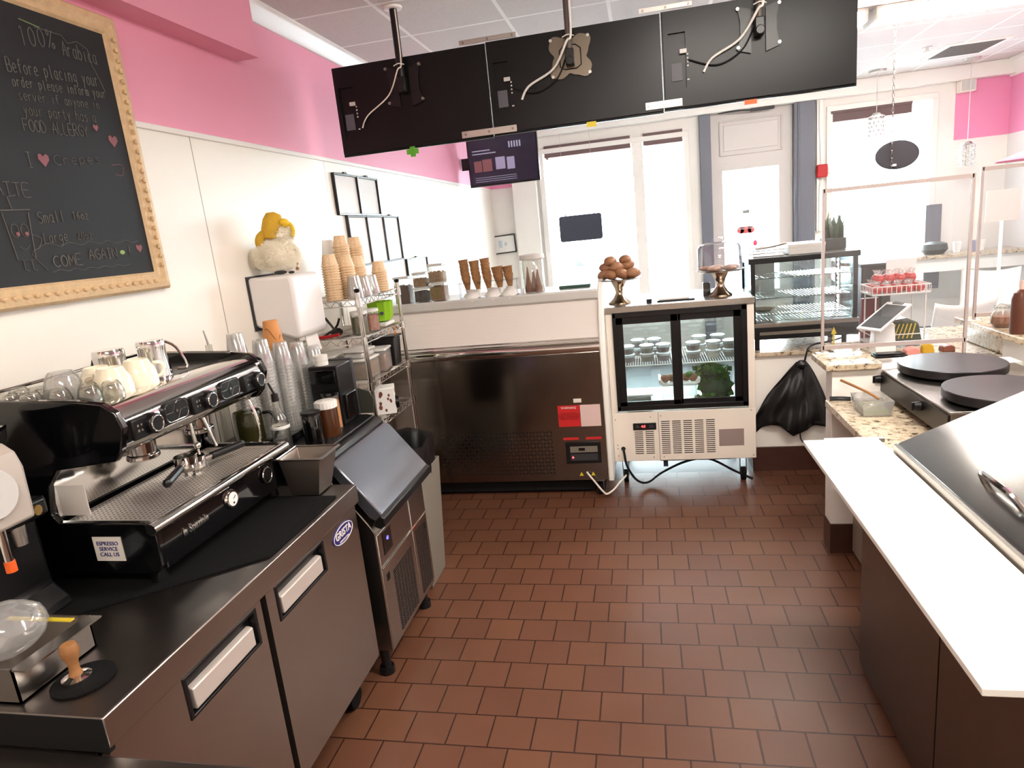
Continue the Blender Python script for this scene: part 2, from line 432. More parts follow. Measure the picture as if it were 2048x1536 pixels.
# back wall with its openings
W1 = (-1.21, .57, .62, 2.66); D1 = (.81, 1.71, 0, 2.83); W2 = (2.06, 3.18, .66, 2.72)
mb = MB(); T = .18
for x0, x1, z0, z1 in ((XL - .1, W1[0], 0, ZC), (W1[0], W1[1], 0, W1[2]), (W1[0], W1[1], W1[3], ZC), (W1[1], D1[0], 0, ZC), (D1[0], D1[1], D1[3], ZC),
                       (D1[1], W2[0], 0, ZC), (W2[0], W2[1], 0, W2[2]), (W2[0], W2[1], W2[3], ZC), (W2[1], XR + .1, 0, ZC)):
    mb.box(x0, x1, YB, YB + T, z0, z1)
wb = struct(mb, 'wall_back', 'white_paint', keep=True)
mb = MB(); mb.box(XL, -1.55, YB - .006, YB, 2.262, 2.80); mb.box(3.35, XR, YB - .006, YB, 2.21, 2.80); build(mb, 'pink_band', mat('pink_back', (232, 146, 184), .55), wb, keep=True)
mb = MB(); mb.box(-1.55, -1.25, 8.25, YB, .0, 2.80); struct(mb, 'trim_5', 'white_paint', bev=.004)
def window(idx, W, mulls, sill=True):
    x0, x1, z0, z1 = W
    r = bpy.data.objects.new('window_%d' % idx, None); COL.objects.link(r); r.location = ((x0 + x1) / 2, YB, z0); r['kind'] = 'structure'
    f = MB(); c = .06
    f.box(x0, x1, YB - .03, YB + .1, z1 - c, z1); f.box(x0, x1, YB - .03, YB + .1, z0, z0 + c)
    f.box(x0, x0 + c, YB - .03, YB + .1, z0 + c, z1 - c); f.box(x1 - c, x1, YB - .03, YB + .1, z0 + c, z1 - c)
    for a, b in mulls: f.box(a, b, YB - .03, YB + .1, z0 + c, z1 - c)
    build(f, 'window_frame', 'white_paint', r, bev=.004)
    g = MB(); xs = [x0 + c] + [v for ab in mulls for v in ab] + [x1 - c]
    for a, b in zip(xs[::2], xs[1::2]):
        g = MB(); g.box(a, b, YB + .04, YB + .046, z0 + c, z1 - c); build(g, 'window_pane', 'glass', r)
    if sill:
        s = MB(); s.box(x0 - .04, x1 + .04, YB - .12, YB, z0 - .03, z0 + .01); build(s, 'window_sill', 'grey_paint', r, bev=.004)
    return r
window(1, W1, [(-.085, .04)])
window(2, W2, [])
# angled display blind board hanging inside the left window recess
# door
r = bpy.data.objects.new('door_1', None); COL.objects.link(r); r.location = (1.26, YB + .05, 0); r['kind'] = 'structure'
f = MB(); x0, x1, z1 = D1[0], D1[1], D1[3]
f.box(x0, .94, YB + .03, YB + .075, 0, z1); f.box(1.56, x1, YB + .03, YB + .075, 0, z1)
f.box(.94, 1.56, YB + .03, YB + .075, 2.165, z1); f.box(.94, 1.56, YB + .03, YB + .075, 0, .75)
build(f, 'door_leaf', mat('door_paint', (204, 198, 194), .4), r)
p = MB(); p.box(.915, 1.60, YB + .012, YB + .03, 2.33, 2.345); p.box(.915, 1.60, YB + .012, YB + .03, 2.70, 2.715); p.box(.915, .93, YB + .012, YB + .03, 2.345, 2.70); p.box(1.585, 1.60, YB + .012, YB + .03, 2.345, 2.70)
p.box(.96, 1.555, YB + .02, YB + .03, 2.38, 2.66); build(p, 'door_panel', mat('door_paint', (204, 198, 194), .4), r, bev=.004)
g = MB(); g.box(.94, 1.56, YB + .05, YB + .056, .75, 2.165); build(g, 'door_pane', 'glass', r)
s = MB(); s.cyl((1.13, YB + .045, 1.47), (1.13, YB + .049, 1.47), .04, n=20); s.box(1.13, 1.25, YB + .045, YB + .049, 1.43, 1.51); s.cyl((1.25, YB + .045, 1.47), (1.25, YB + .049, 1.47), .04, n=20)
st = build(s, 'red_oval_sticker', mat('sticker_red', (216, 96, 100), .5), r)
text('PLEASE COME IN', 'sticker_lettering', 'paper', r, .024, frame((1.19, YB + .043, 1.485), (1, 0, 0), (0, 0, 1)))
s = MB(); s.box(1.155, 1.235, YB + .045, YB + .049, 1.66, 1.70); build(s, 'small_grey_sticker', mat('sticker_grey', (150, 152, 148), .5), r)
s = MB(); s.ball((1.29, YB + .03, 1.31), .035, (.7, .4, 1)); build(s, 'door_knob', mat('pink_knob', (232, 80, 110), .5), r)
s = MB(); s.box(.76, 1.88, YB - .06, YB, 2.82, 2.90); build(s, 'closer_bar', 'lgrey', r, bev=.006)
s = MB(); s.box(1.25, 1.5, YB - .1, YB - .04, 2.77, 2.84); s.tube([(1.3, YB - .08, 2.78), (1.1, YB - .12, 2.79), (.9, YB - .03, 2.80)], .01); build(s, 'closer_arm', 'dgrey', r, bev=.004)
# grey door casing
mb = MB(); mb.box(.685, .81, YB - .07, YB + .1, 0, 2.83); mb.box(1.71, 1.93, YB - .07, YB + .1, 0, 2.83); mb.box(1.745, 1.765, YB - .09, YB - .07, 0, 2.8)
struct(mb, 'trim_6', 'grey_paint', bev=.006)
mb = MB(); mb.box(1.95, 2.02, YB - .05, YB, 1.38, 2.83); struct(mb, 'trim_7', 'white_paint', bev=.004)
# grey window post in the right window and skirting
mb = MB(); mb.box(3.08, 3.24, YB - .07, YB - .03, .66, 1.55); struct(mb, 'trim_8', 'grey_paint', bev=.004)
mb = MB(); mb.box(1.94, XR, YB - .02, YB, 0, .18); struct(mb, 'baseboard_back', 'grey_paint', bev=.004)
mb = MB(); mb.box(XR - .02, XR, 3.0, YB, 0, .18); struct(mb, 'baseboard_right', 'grey_paint', bev=.004)

for x0, x1, z0, z1, lab in ((-1.13, -.10, 2.60, 2.70, 'left'), (.05, .50, 2.60, 2.70, 'middle'), (2.10, 2.92, 2.60, 2.68, 'right')):
    m = MB(); m.box(x0, x1, 8.325, 8.335, z0 - .05, z1 - .04); m.cyl((x0, 8.33, z1 - .03), (x1, 8.33, z1 - .03), .018)
    solo(m, 'roller_blind', mat('blind_mauve', (112, 92, 92), .8), 'rolled up brownish blind along the top of the %s shop window pane' % lab, 'blind')
# outside: pavement, road, far pale building and two parked cars seen through the glass
mb = MB(); mb.box(-30, 30, YB + T, 60, -.25, -.1); struct(mb, 'street_ground', 'road', keep=True)
mb = MB(); mb.box(-1.15, .02, 8.62, 8.74, 2.56, 2.66); mb.box(-1.2, -1.12, 8.62, 8.74, .0, 2.66); mb.box(.08, .52, 8.62, 8.74, 2.56, 2.66); struct(mb, 'outer_lintel', 'brickpale')
mb = MB(); mb.box(2.06, 2.98, 8.62, 8.74, 2.56, 2.64); mb.box(3.16, 3.26, 8.62, 8.74, 0, 2.75); struct(mb, 'outer_lintel', 'brickpale')
def car(name, x, y, label):
    t = thing(name, label, 'car', (x, y, -.1))
    prof = [(-2.1, .35), (-2.15, .6), (-2.0, .82), (-1.2, .95), (-.55, 1.42), (.75, 1.45), (1.5, 1.0), (2.05, .92), (2.15, .6), (2.1, .3)]
    m = MB(); m.prism([(x + a, b - .1) for a, b in prof], 'y', y - .85, y + .85); build(m, 'body', 'carpaint', t, bev=.05)
    m = MB()
    m.prism([(x + a, b - .1) for a, b in ((-1.0, .98), (-.5, 1.36), (.05, 1.38), (.05, .98))], 'y', y - .87, y - .84)
    m.prism([(x + a, b - .1) for a, b in ((.15, .98), (.15, 1.38), (.72, 1.39), (1.2, 1.0))], 'y', y - .87, y - .84)
    build(m, 'side_window', 'blk_gloss', t)
    for a in (-1.3, 1.3):
        m = MB(); m.cyl((x + a, y - .88, .22), (x + a, y - .66, .22), .32, n=24); wh = build(m, 'wheel', 'rubber', t)
        m = MB(); m.cyl((x + a, y - .89, .22), (x + a, y - .87, .22), .19, n=20); build(m, 'hubcap', 'alu', wh)
    return t
car('parked_car', -2.4, 14.5, 'blue-grey parked car seen washed out through the left shop window')
car('parked_car', 5.2, 15.5, 'blue-grey parked car seen washed out through the right shop window')

# ------------------------------------------------------------------ ceiling fittings
def fixture(x, y, label, L=1.25):
    t = thing('ceiling_light', label, 'ceiling light', (x, y, ZC - .08))
    m = MB(); m.box(x - L / 2, x + L / 2, y - .15, y + .15, ZC - .02, ZC - .0005)
    for e in (-1, 1): m.box(x + e * L / 2 - .01, x + e * L / 2 + .01, y - .15, y + .15, ZC - .085, ZC - .0005)
    build(m, 'housing', 'gloss_white', t, bev=.003)
    m = MB(); m.prism([(y - .145, ZC - .02), (y - .12, ZC - .065), (y - .07, ZC - .08), (y + .07, ZC - .08), (y + .12, ZC - .065), (y + .145, ZC - .02)], 'x', x - L / 2 + .01, x + L / 2 - .01)
    build(m, 'diffuser', 'tube', t)
fixture(2.27, 5.42, 'glowing wraparound ceiling light above the chain-hung oval sign', 1.3)
fixture(1.15, 5.42, 'wraparound ceiling light behind the right hanging screen', .8)
fixture(.75, 1.95, 'wraparound ceiling light over the steel dome lid')
fixture(.0, -.6, 'unseen wraparound ceiling light added behind the camera to light the room')  # out of view, added to light the near end of the room
fixture(2.6, 1.95, 'unseen wraparound ceiling light added on the right for more room light')  # another unseen fixture, added only for the light it gives
t = thing('ceiling_vent', 'grey slatted air grille in the ceiling near the right wall', 'vent', (2.98, 7.3, ZC - .012))
m = MB(); m.box(2.72, 3.26, 7.02, 7.62, ZC - .012, ZC - .0005); build(m, 'frame', 'gloss_white', t)
m = MB()
for i in range(14): m.box(2.77, 3.21, 7.06 + i * .037, 7.075 + i * .037, ZC - .016, ZC - .012)
build(m, 'slats', mat('vent_grey', (104, 98, 92), .6), t)
m = MB(); m.cyl((2.56, 7.0, ZC), (2.56, 7.0, ZC - .035), .012); m.cyl((2.56, 7.0, ZC - .035), (2.56, 7.0, ZC - .04), .03); m.cyl((2.56, 7.0, ZC - .0005), (2.56, 7.0, ZC - .006), .04)
solo(m, 'sprinkler_head', 'lgrey', 'small sprinkler head on the ceiling beside the air grille', 'sprinkler')
def pendant(x, y, zb, label):
    t = thing('pendant_lamp', label, 'pendant lamp', (x, y, zb))
    m = MB(); m.cyl((x, y, ZC - .0005), (x, y, ZC - .02), .085, .075, 24); build(m, 'ceiling_plate', 'alu', t)
    m = MB(); m.cyl((x, y, ZC - .02), (x, y, zb + .24), .0035, n=8); build(m, 'cord', 'lgrey', t)
    m = MB(); m.cyl((x, y, zb + .24), (x, y, zb + .215), .03, .05, 20); build(m, 'cap', 'chrome', t)
    m = MB(); m.lathe((x, y, zb), [(.068, 0), (.07, .0), (.07, .21), (.05, .215), (.05, .21), (.066, .205), (.066, .0)], 24); sh = build(m, 'lamp_shade', 'clear', t)
    m = MB()
    for k in range(5):
        for i in range(10):
            a = 2 * math.pi * (i + .5 * (k % 2)) / 10
            m.ball((x + .071 * math.cos(a), y + .071 * math.sin(a), zb + .02 + k * .042), .012, n=6)
    build(m, 'crystal', 'chrome', sh)
pendant(3.3, 7.9, 1.915, 'pendant lamp with a beaded crystal cylinder shade hanging before the pink wall')
pendant(2.42, 7.85, 2.30, 'pendant lamp hanging in front of the right shop window')
# oval sign on its chain
t = thing('hanging_sign', 'black oval sign seen from behind, hanging on a chain before the right window', 'sign', (1.86, 5.65, 1.87))
m = MB(); m.prism([(1.895 + .152 * math.cos(a), 1.995 + .105 * math.sin(a)) for a in [2 * math.pi * i / 40 for i in range(40)]], 'y', 5.66, 5.675); build(m, 'sign_board', mat('sign_back', (44, 44, 50), .5), t, bev=.003)
m = MB(); z = ZC; k = 0
while z > 1.9:
    q = []
    for i in range(8):
        a = 2 * math.pi * i / 8; u = .0075 * math.cos(a); v = .017 * math.sin(a)
        q.append((1.853 + (u if k % 2 else 0), 5.652 + (0 if k % 2 else u), z - .017 + v))
    m.tube(q, .0022, n=5, smooth=0, closed=True); z -= .027; k += 1
build(m, 'chain', 'chain_steel', t)
m = MB(); m.box(1.86, 1.885, 5.645, 5.66, 1.915, 1.93); build(m, 'clip', 'whitelab', t)
# fire alarm
t = thing('fire_alarm', 'red fire alarm box with white conduit beside the grey door casing', 'alarm', (1.99, 8.26, 1.98))
m = MB(); m.box(1.94, 2.05, 8.22, 8.30, 1.97, 2.11); build(m, 'alarm_body', 'red', t, bev=.012)
m = MB(); m.box(2.05, 2.085, 8.23, 8.29, 2.0, 2.08); build(m, 'strobe', 'pale', t, bev=.008)
m = MB(); m.tube([(1.99, 8.28, 2.11), (1.985, 8.30, 2.3), (1.975, 8.30, 2.5), (1.975, 8.30, 2.79)], .006); m.tube([(1.99, 8.28, 1.97), (1.98, 8.3, 1.85), (1.975, 8.30, 1.7), (1.975, 8.30, 1.38)], .006); build(m, 'conduit', 'lgrey', t)
t = thing('wall_speaker', 'small cream box speaker on the pink wall above the pendant lamp', 'speaker', (3.42, 8.28, 2.69))
m = MB(); m.box(3.35, 3.50, 8.24, 8.344, 2.68, 2.80); build(m, 'speaker_body', 'cream', t, bev=.006)
m = MB(); m.box(3.36, 3.49, 8.235, 8.24, 2.69, 2.79); build(m, 'speaker_grille', 'lgrey', t)
# small black board hanging in the left window
t = thing('window_sign', 'black rounded sign seen from behind, hanging in the left shop window', 'sign', (-.72, 8.2, 1.63))
pts = []
for cx, cz, a0 in ((-.515, 1.815, 0), (-.975, 1.815, 90), (-.975, 1.565, 180), (-.515, 1.565, 270)):
    for k in range(5): a = R(a0 + k * 22.5); pts.append((cx + .03 * math.cos(a), cz + .03 * math.sin(a)))
m = MB(); m.prism(pts, 'y', 8.235, 8.25); build(m, 'sign_board', mat('slate', (58, 62, 76), .5), t)
m = MB()
for xx in (-.92, -.57): m.cyl((xx, 8.243, 1.84), (xx, 8.243, 2.80), .0015, n=6); m.box(xx - .008, xx + .008, 8.235, 8.25, 1.84, 1.87)
build(m, 'hanging_line', 'lgrey', t)

# ------------------------------------------------------------------ chalkboard on the left wall
GL = {  # single-stroke letters on a 4 x 6 grid
 'A': [[(0,0),(2,6),(4,0)],[(.8,2.3),(3.2,2.3)]], 'C': [[(4,5),(2.5,6),(.7,5),(0,3),(.7,1),(2.5,0),(4,1)]], 'O': [[(2,6),(.4,4.8),(0,3),(.5,1),(2,0),(3.5,1),(4,3),(3.6,5),(2,6)]],
 'M': [[(0,0),(.4,6),(2,2),(3.6,6),(4,0)]], 'E': [[(4,6),(0,6),(0,0),(4,0)],[(0,3),(3,3)]], 'G': [[(4,5),(2.5,6),(.7,5),(0,3),(.7,1),(2.5,0),(4,1),(4,3),(2.3,3)]],
 'I': [[(2,0),(2,6)],[(1,6),(3,6)],[(1,0),(3,0)]], 'N': [[(0,0),(0,6),(4,0),(4,6)]], '!': [[(2,6),(1.8,2)],[(1.7,.6),(1.7,.1)]], 'S': [[(4,5.2),(2.5,6),(.5,5),(1,3.4),(3.3,2.6),(3.6,1),(2,0),(0,.8)]],
 'L': [[(.4,6),(0,0),(3.5,0)]], 'B': [[(0,0),(0,6),(2.6,6),(3.4,5),(2.6,3.3),(0,3)],[(2.6,3.3),(4,2),(3,.2),(0,0)]], 'F': [[(4,6),(0,6),(0,0)],[(0,3.2),(3,3.2)]], 'D': [[(0,0),(0,6),(2.5,5.5),(4,3),(2.5,.4),(0,0)]],
 'R': [[(0,0),(0,6),(2.6,6),(3.4,4.8),(2.6,3.3),(0,3)],[(1.5,3),(4,0)]], 'Y': [[(0,6),(2,3),(4,6)],[(2,3),(2,0)]], 'T': [[(0,6),(4,6)],[(2,6),(2,0)]],
 'a': [[(3.2,3.6),(1.4,4),(.2,2.4),(.8,.4),(2.2,.2),(3.2,1.6)],[(3.2,4),(3.2,.4),(3.8,0)]], 'b': [[(.2,6),(.2,0)],[(.2,2),(1.8,4),(3.4,2.4),(2.2,0),(.2,.6)]], 'c': [[(3.2,3.4),(1.6,4),(.3,2.2),(1.4,.1),(3.2,.6)]],
 'e': [[(.4,2),(3.2,2.2),(2.6,3.8),(1.2,3.8),(.3,2),(1.2,.1),(3.2,.6)]], 'f': [[(3.2,5.6),(2,6),(1.4,4.6),(1.4,0)],[(.2,3.6),(2.8,3.6)]], 'g': [[(3.2,3.6),(1.4,4),(.3,2.4),(1.2,.6),(3.2,1.4)],[(3.2,4),(3.2,-1),(1.6,-2),(.3,-1.4)]],
 'i': [[(1.6,4),(1.6,0)],[(1.6,5.4),(1.7,5.6)]], 'l': [[(1.6,6),(1.6,.4),(2.3,0)]], 'm': [[(0,0),(0,4)],[(0,3),(1,4),(1.8,3),(1.8,0)],[(1.8,3),(2.8,4),(3.6,3),(3.6,0)]], 'n': [[(.2,0),(.2,4)],[(.2,2.8),(1.8,4),(3,3),(3,0)]],
 'o': [[(1.8,4),(.4,3),(.4,1),(1.8,0),(3.2,1),(3.2,3),(1.8,4)]], 'p': [[(.2,4),(.2,-2)],[(.2,3),(1.8,4),(3.2,2.4),(2,.2),(.2,.8)]], 'r': [[(.4,4),(.4,0)],[(.4,2.6),(1.6,3.9),(3,3.6)]], 's': [[(3,3.6),(1.6,4),(.6,3),(2.8,1.4),(2,0),(.3,.4)]],
 't': [[(1.6,5.6),(1.6,.4),(2.6,0)],[(.3,4),(3,4)]], 'u': [[(.3,4),(.3,1),(1.6,0),(3,1)],[(3,4),(3,0)]], 'v': [[(0,4),(1.6,0),(3.2,4)]], 'y': [[(.3,4),(1.6,1)],[(3.2,4),(.8,-2)]], 'd': [[(3.2,6),(3.2,0)],[(3.2,3.4),(1.4,4),(.3,2),(1.4,0),(3.2,.8)]],
 'h': [[(.2,6),(.2,0)],[(.2,2.8),(1.8,4),(3,3),(3,0)]], 'z': [[(.3,4),(3,4),(.3,0),(3,0)]], 'w': [[(0,4),(1,0),(1.8,3),(2.6,0),(3.6,4)]], 'R2': [],
 '1': [[(1,5),(2,6),(2,0)]], '0': [[(1.8,6),(.4,4.6),(.4,1.4),(1.8,0),(3.2,1.4),(3.2,4.6),(1.8,6)]], '6': [[(3.2,5.6),(1.2,4.4),(.3,1.8),(1.6,0),(3.2,1.4),(2,3),(.5,2)]], '2': [[(.3,5),(1.8,6),(3.2,4.8),(.3,0),(3.4,0)]],
 '%': [[(3.6,6),(.2,0)],[(.9,6),(.2,5),(.9,4),(1.6,5),(.9,6)],[(3,2),(2.3,1),(3,0),(3.7,1),(3,2)]], '.': [[(1.6,.3),(1.7,.1)]], ',': [[(1.6,.4),(1.2,-.8)]],
}
XBD = -1.8215
def chalk(mb, s, y0, z0, y1, h, r=.0014, dz=0.):
    """writes s on the board between y0 and y1"""
    n = len(s); adv = (y1 - y0) / n
    for i, ch in enumerate(s):
        if ch == ' ' or ch not in GL: continue
        zz = z0 + dz * i / n + random.uniform(-.1, .1) * h / 6
        for st in GL[ch]:
            mb.tube([(XBD, y0 + adv * (i + .1) + u / 4 * adv * .78, zz + v / 6 * h) for u, v in st], r, n=5, smooth=2)
def heart(mb, y, z, s):
    pts = [(0, -.9), (-.9, .1), (-.85, .7), (-.4, .9), (0, .5), (.4, .9), (.85, .7), (.9, .1)]
    mb.prism([(y + a * s, z + b * s) for a, b in pts], 'x', XBD - .001, XBD + .0008)
t = thing('chalkboard', 'large framed chalkboard with chalk writing on the left wall', 'chalkboard', (XL + .002, 1.72, 1.66))
by0, by1, bz0, bz1 = 1.12, 2.212, 1.715, 2.535
m = MB(); m.box(XL + .001, XBD - .001, by0 - .02, by1 + .02, bz0 - .02, bz1 + .02); build(m, 'writing_panel', 'chalkb', t)
prof = [(0, 0), (0, .02), (.012, .034), (.03, .03), (.044, .04), (.062, .036), (.072, .022), (.072, 0)]
m = MB()
def rail(m, side):
    o = []
    for d, hgt in prof:
        y0_, y1_, z0_, z1_ = by0 - d, by1 + d, bz0 - d, bz1 + d; x = XL + .003 + hgt
        o.append({'b': [(x, y0_, z0_), (x, y1_, z0_)], 't': [(x, y0_, z1_), (x, y1_, z1_)], 'r': [(x, y1_, z0_), (x, y1_, z1_)], 'l': [(x, y0_, z0_), (x, y0_, z1_)]}[side])
    A = [m.bm.verts.new(p[0]) for p in o]; B = [m.bm.verts.new(p[1]) for p in o]
    for i in range(len(o)): j = (i + 1) % len(o); m.bm.faces.new([A[i], A[j], B[j], B[i]])
    m.bm.faces.new(A); m.bm.faces.new(B[::-1])
for s_ in 'btrl':
    rail(m, s_)
build(m, 'gilded_frame', 'gold', t)
m = MB()
for k in range(24):
    z = bz0 + .02 + k * (bz1 - bz0 - .03) / 23; m.ball((XL + .044, by1 + .038, z), .008, (.8, 1, 1.2), n=8)
for k in range(30):
    y = by0 + .02 + k * (by1 - by0) / 30; m.ball((XL + .044, y, bz0 - .038), .008, (.8, 1.2, 1), n=8)
build(m, 'carved_beads', 'gold', t)
m = MB()
chalk(m, '100%', 1.862, 2.425, 2.0, .055, dz=.02); chalk(m, 'Arabica', 2.02, 2.428, 2.165, .045, dz=0)
chalk(m, 'Before placing your', 1.795, 2.335, 2.15, .04, dz=.02); chalk(m, 'order please inform your', 1.80, 2.295, 2.17, .03, dz=.025)
chalk(m, 'server if anyone in', 1.81, 2.258, 2.13, .028, .0011, dz=.02); chalk(m, 'your party has a', 1.815, 2.215, 2.10, .032, .0011, dz=.015)
chalk(m, 'FOOD ALLERGY', 1.80, 2.168, 2.05, .035, .0013, dz=.01)
chalk(m, 'I', 1.775, 2.06, 1.81, .045); chalk(m, 'Crepes', 1.88, 2.075, 2.08, .03, .001, dz=.02)
chalk(m, 'LATTE', 1.62, 1.972, 1.77, .04)
chalk(m, 'Small', 1.768, 1.893, 1.872, .035, dz=.006); chalk(m, '16oz', 1.9, 1.905, 1.968, .025); chalk(m, 'Large', 1.772, 1.832, 1.865, .032, dz=.006); chalk(m, '20oz', 1.9, 1.84, 1.965, .025, .001)
chalk(m, 'COME', 1.784, 1.757, 1.90, .034, .0019, dz=.004); chalk(m, 'AGAIN', 1.928, 1.772, 2.055, .034, .0019, dz=.002); chalk(m, '!', 2.10, 1.775, 2.13, .035, .002)
cl = [(XBD, 1.745 + .028 * k, 1.818 + .014 * abs(math.sin(k * 1.1))) for k in range(16)]
m.tube(cl, .001, n=5); m.tube([(XBD, 1.76, 1.75), (XBD, 1.72, 1.80), (XBD, 1.745, 1.818)], .001, n=5)
m.tube([(XBD, 1.775 + .03 * k, 1.742 + .006 * (k % 2)) for k in range(12)], .001, n=5)
# cup doodle
m.tube([(XBD, 1.645, 1.93), (XBD, 1.75, 1.934)], .002, n=5); m.tube([(XBD, 1.655, 1.925), (XBD, 1.668, 1.785), (XBD, 1.728, 1.785), (XBD, 1.742, 1.925)], .0015, n=5, smooth=0)
m.tube([(XBD, 1.69, 1.935), (XBD, 1.685, 1.97), (XBD, 1.715, 1.975)], .0015, n=5, smooth=0)
for yy in (1.683, 1.715): m.tube([(XBD, yy + .013 * math.cos(a), 1.872 + .02 * math.sin(a)) for a in [k * .7 for k in range(9)]], .001, n=5, closed=True, smooth=1)
m.tube([(XBD, 1.685, 1.825), (XBD, 1.70, 1.815), (XBD, 1.72, 1.83)], .001, n=5)
m.tube([(XBD, 1.735, 1.86), (XBD, 1.765, 1.845), (XBD, 1.745, 1.815)], .0012, n=5)
for yy in (1.685, 1.712): m.tube([(XBD, yy, 1.785), (XBD, yy, 1.757), (XBD, yy + .012, 1.752)], .0012, n=5, smooth=0)
# corner lines
m.tube([(XBD, 1.93, 2.49), (XBD, 2.03, 2.49), (XBD, 2.05, 2.47), (XBD, 2.09, 2.485), (XBD, 2.13, 2.47), (XBD, 2.135, 2.42), (XBD, 2.155, 2.38), (XBD, 2.17, 2.34)], .0012, n=5, smooth=0)
build(m, 'chalk_writing', 'chalk', t)
m = MB(); heart(m, 2.088, 2.211, .012); heart(m, 2.155, 2.174, .022); heart(m, 1.845, 2.085, .022); heart(m, 2.165, 1.80, .016)
m.tube([(XBD, 2.12, 2.09), (XBD, 2.17, 2.095), (XBD, 2.165, 2.06), (XBD, 2.13, 2.06)], .001, n=5); m.ball((XBD, 1.69, 1.862), .007, (.3, 1, 1), n=8); m.ball((XBD, 1.72, 1.862), .007, (.3, 1, 1), n=8)
build(m, 'chalk_hearts', 'chalk_pink', t)
m = MB(); m.ball((XBD, 2.08, 1.79), .01, (.2, 1.2, .8), n=8); m.tube([(XBD, 1.88, 2.5), (XBD, 1.95, 2.493)], .0012, n=5); build(m, 'green_chalk_mark', 'chalk_green', t)

# ------------------------------------------------------------------ worktop fridge along the left wall
Yw0, Yw1, Xw = .912, 2.105, -1.10
t = thing('worktable_fridge', 'stainless undercounter fridge with two doors and worktop along the left wall', 'fridge', (-1.46, 1.5, 0))
m = MB(); m.box(-1.83, Xw - .02, Yw0 + .01, Yw1 - .01, .15, .80); build(m, 'body', 'blk', t)
m = MB(); m.box(-1.83, -1.086, Yw0, Yw1, .838, .8785); wt = build(m, 'worktop', 'steel_top', t, bev=.003)
m = MB(); m.box(-1.83, -1.085, Yw0 - .002, Yw0 + .012, .80, .876); build(m, 'end_panel', 'blk_matte', t)
m = MB(); m.box(-1.092, -1.083, Yw0, Yw1, .808, .878); build(m, 'front_nosing', 'steel', t, bev=.003)
for (a, b), h0, lab in (((Yw0 + .01, 1.465), 1.145, 'near'), ((1.492, Yw1 - .008), 1.545, 'far')):
    # door with a real pocket for the pull
    d = MB(); hy0, hy1, hz0, hz1 = h0, h0 + .285, .685, .785
    X0, X1 = Xw - .03, Xw
    for (p, q, z0, z1) in ((a, b, .165, hz0), (a, b, hz1, .80), (a, hy0, hz0, hz1), (hy1, b, hz0, hz1)): d.box(X0, X1, p, q, z0, z1)
    dr = build(d, 'door', 'steel', t)
    d = MB(); d.box(X0 - .012, X0 + .001, hy0, hy1, hz0, hz1)
    for (p, q, z0, z1) in ((hy0 - .008, hy0 + .004, hz0 - .006, hz1 + .006), (hy1 - .004, hy1 + .008, hz0 - .006, hz1 + .006), (hy0, hy1, hz1 - .004, hz1 + .006), (hy0, hy1, hz0 - .006, hz0 + .002)): d.box(X0, X1 + .003, p, q, z0, z1)
    build(d, 'handle_recess', 'blk', dr, bev=.002)
    d = MB(); d.prism([(X0 + .004, hz0 + .004), (X1 - .001, hz0 + .004), (X1 - .001, hz0 + .058), (X1 - .012, hz0 + .062), (X0 + .004, hz0 + .062)], 'y', hy0 + .02, hy1 - .014); build(d, 'handle', 'pull', dr, bev=.003)
d = MB(); d.prism([(1.978 + .078 * math.cos(a), .745 + .036 * math.sin(a)) for a in [2 * math.pi * i / 32 for i in range(32)]], 'x', Xw, Xw + .003); lg = build(d, 'oval_badge', 'navy', dr)
d = MB(); d.tube([(Xw + .003, 1.978 + .073 * math.cos(a), .745 + .032 * math.sin(a)) for a in [2 * math.pi * i / 32 for i in range(32)]], .0018, n=5, closed=True, smooth=1); build(d, 'badge_rim', 'whitelab', lg)
text('GRISTA', 'badge_lettering', 'whitelab', lg, .036, frame((Xw + .0035, 1.978, .749), (0, 1, 0), (0, 0, 1)), bold=.0008)
text('REFRIGERATION', 'badge_small_lettering', 'whitelab', lg, .0095, frame((Xw + .0035, 1.978, .723), (0, 1, 0), (0, 0, 1)))
for y in (Yw0 + .1, Yw1 - .1):
    for x in (-1.19, -1.75):
        c = MB(); c.cyl((x, y, .15), (x, y, .085), .02); c.box(x - .03, x + .03, y - .03, y + .03, .14, .152); ft = build(c, 'caster', 'blk', t)
        c = MB(); c.cyl((x - .016, y, .042), (x + .016, y, .042), .042); build(c, 'wheel', 'rubber', ft)
# rubber mat
m = MB(); m.prism([(-1.80, 1.18), (-1.56, 1.18), (-1.33, 1.36), (-1.105, 1.55), (-1.105, 1.985), (-1.80, 2.0)], 'z', .8795, .8845)
solo(m, 'bar_mat', 'rubber', 'black rubber mat under the espresso machine on the steel worktop', 'mat')
# stainless side table in the near left corner
t = thing('side_table', 'worn stainless steel table at the bottom left, below the worktop end', 'table', (-1.2, .55, 0))
m = MB(); m.box(-1.84, -.70, .18, .905, .765, .80); build(m, 'table_top', 'steel_top', t, bev=.004)
for x in (-1.78, -.76):
    for y in (.24, .85): m = MB(); m.cyl((x, y, 0), (x, y, .765), .02); build(m, 'leg', 'steel_dull', t)
m = MB(); m.box(-1.80, -.74, .22, .87, .25, .27); build(m, 'under_shelf', 'steel_dull', t)

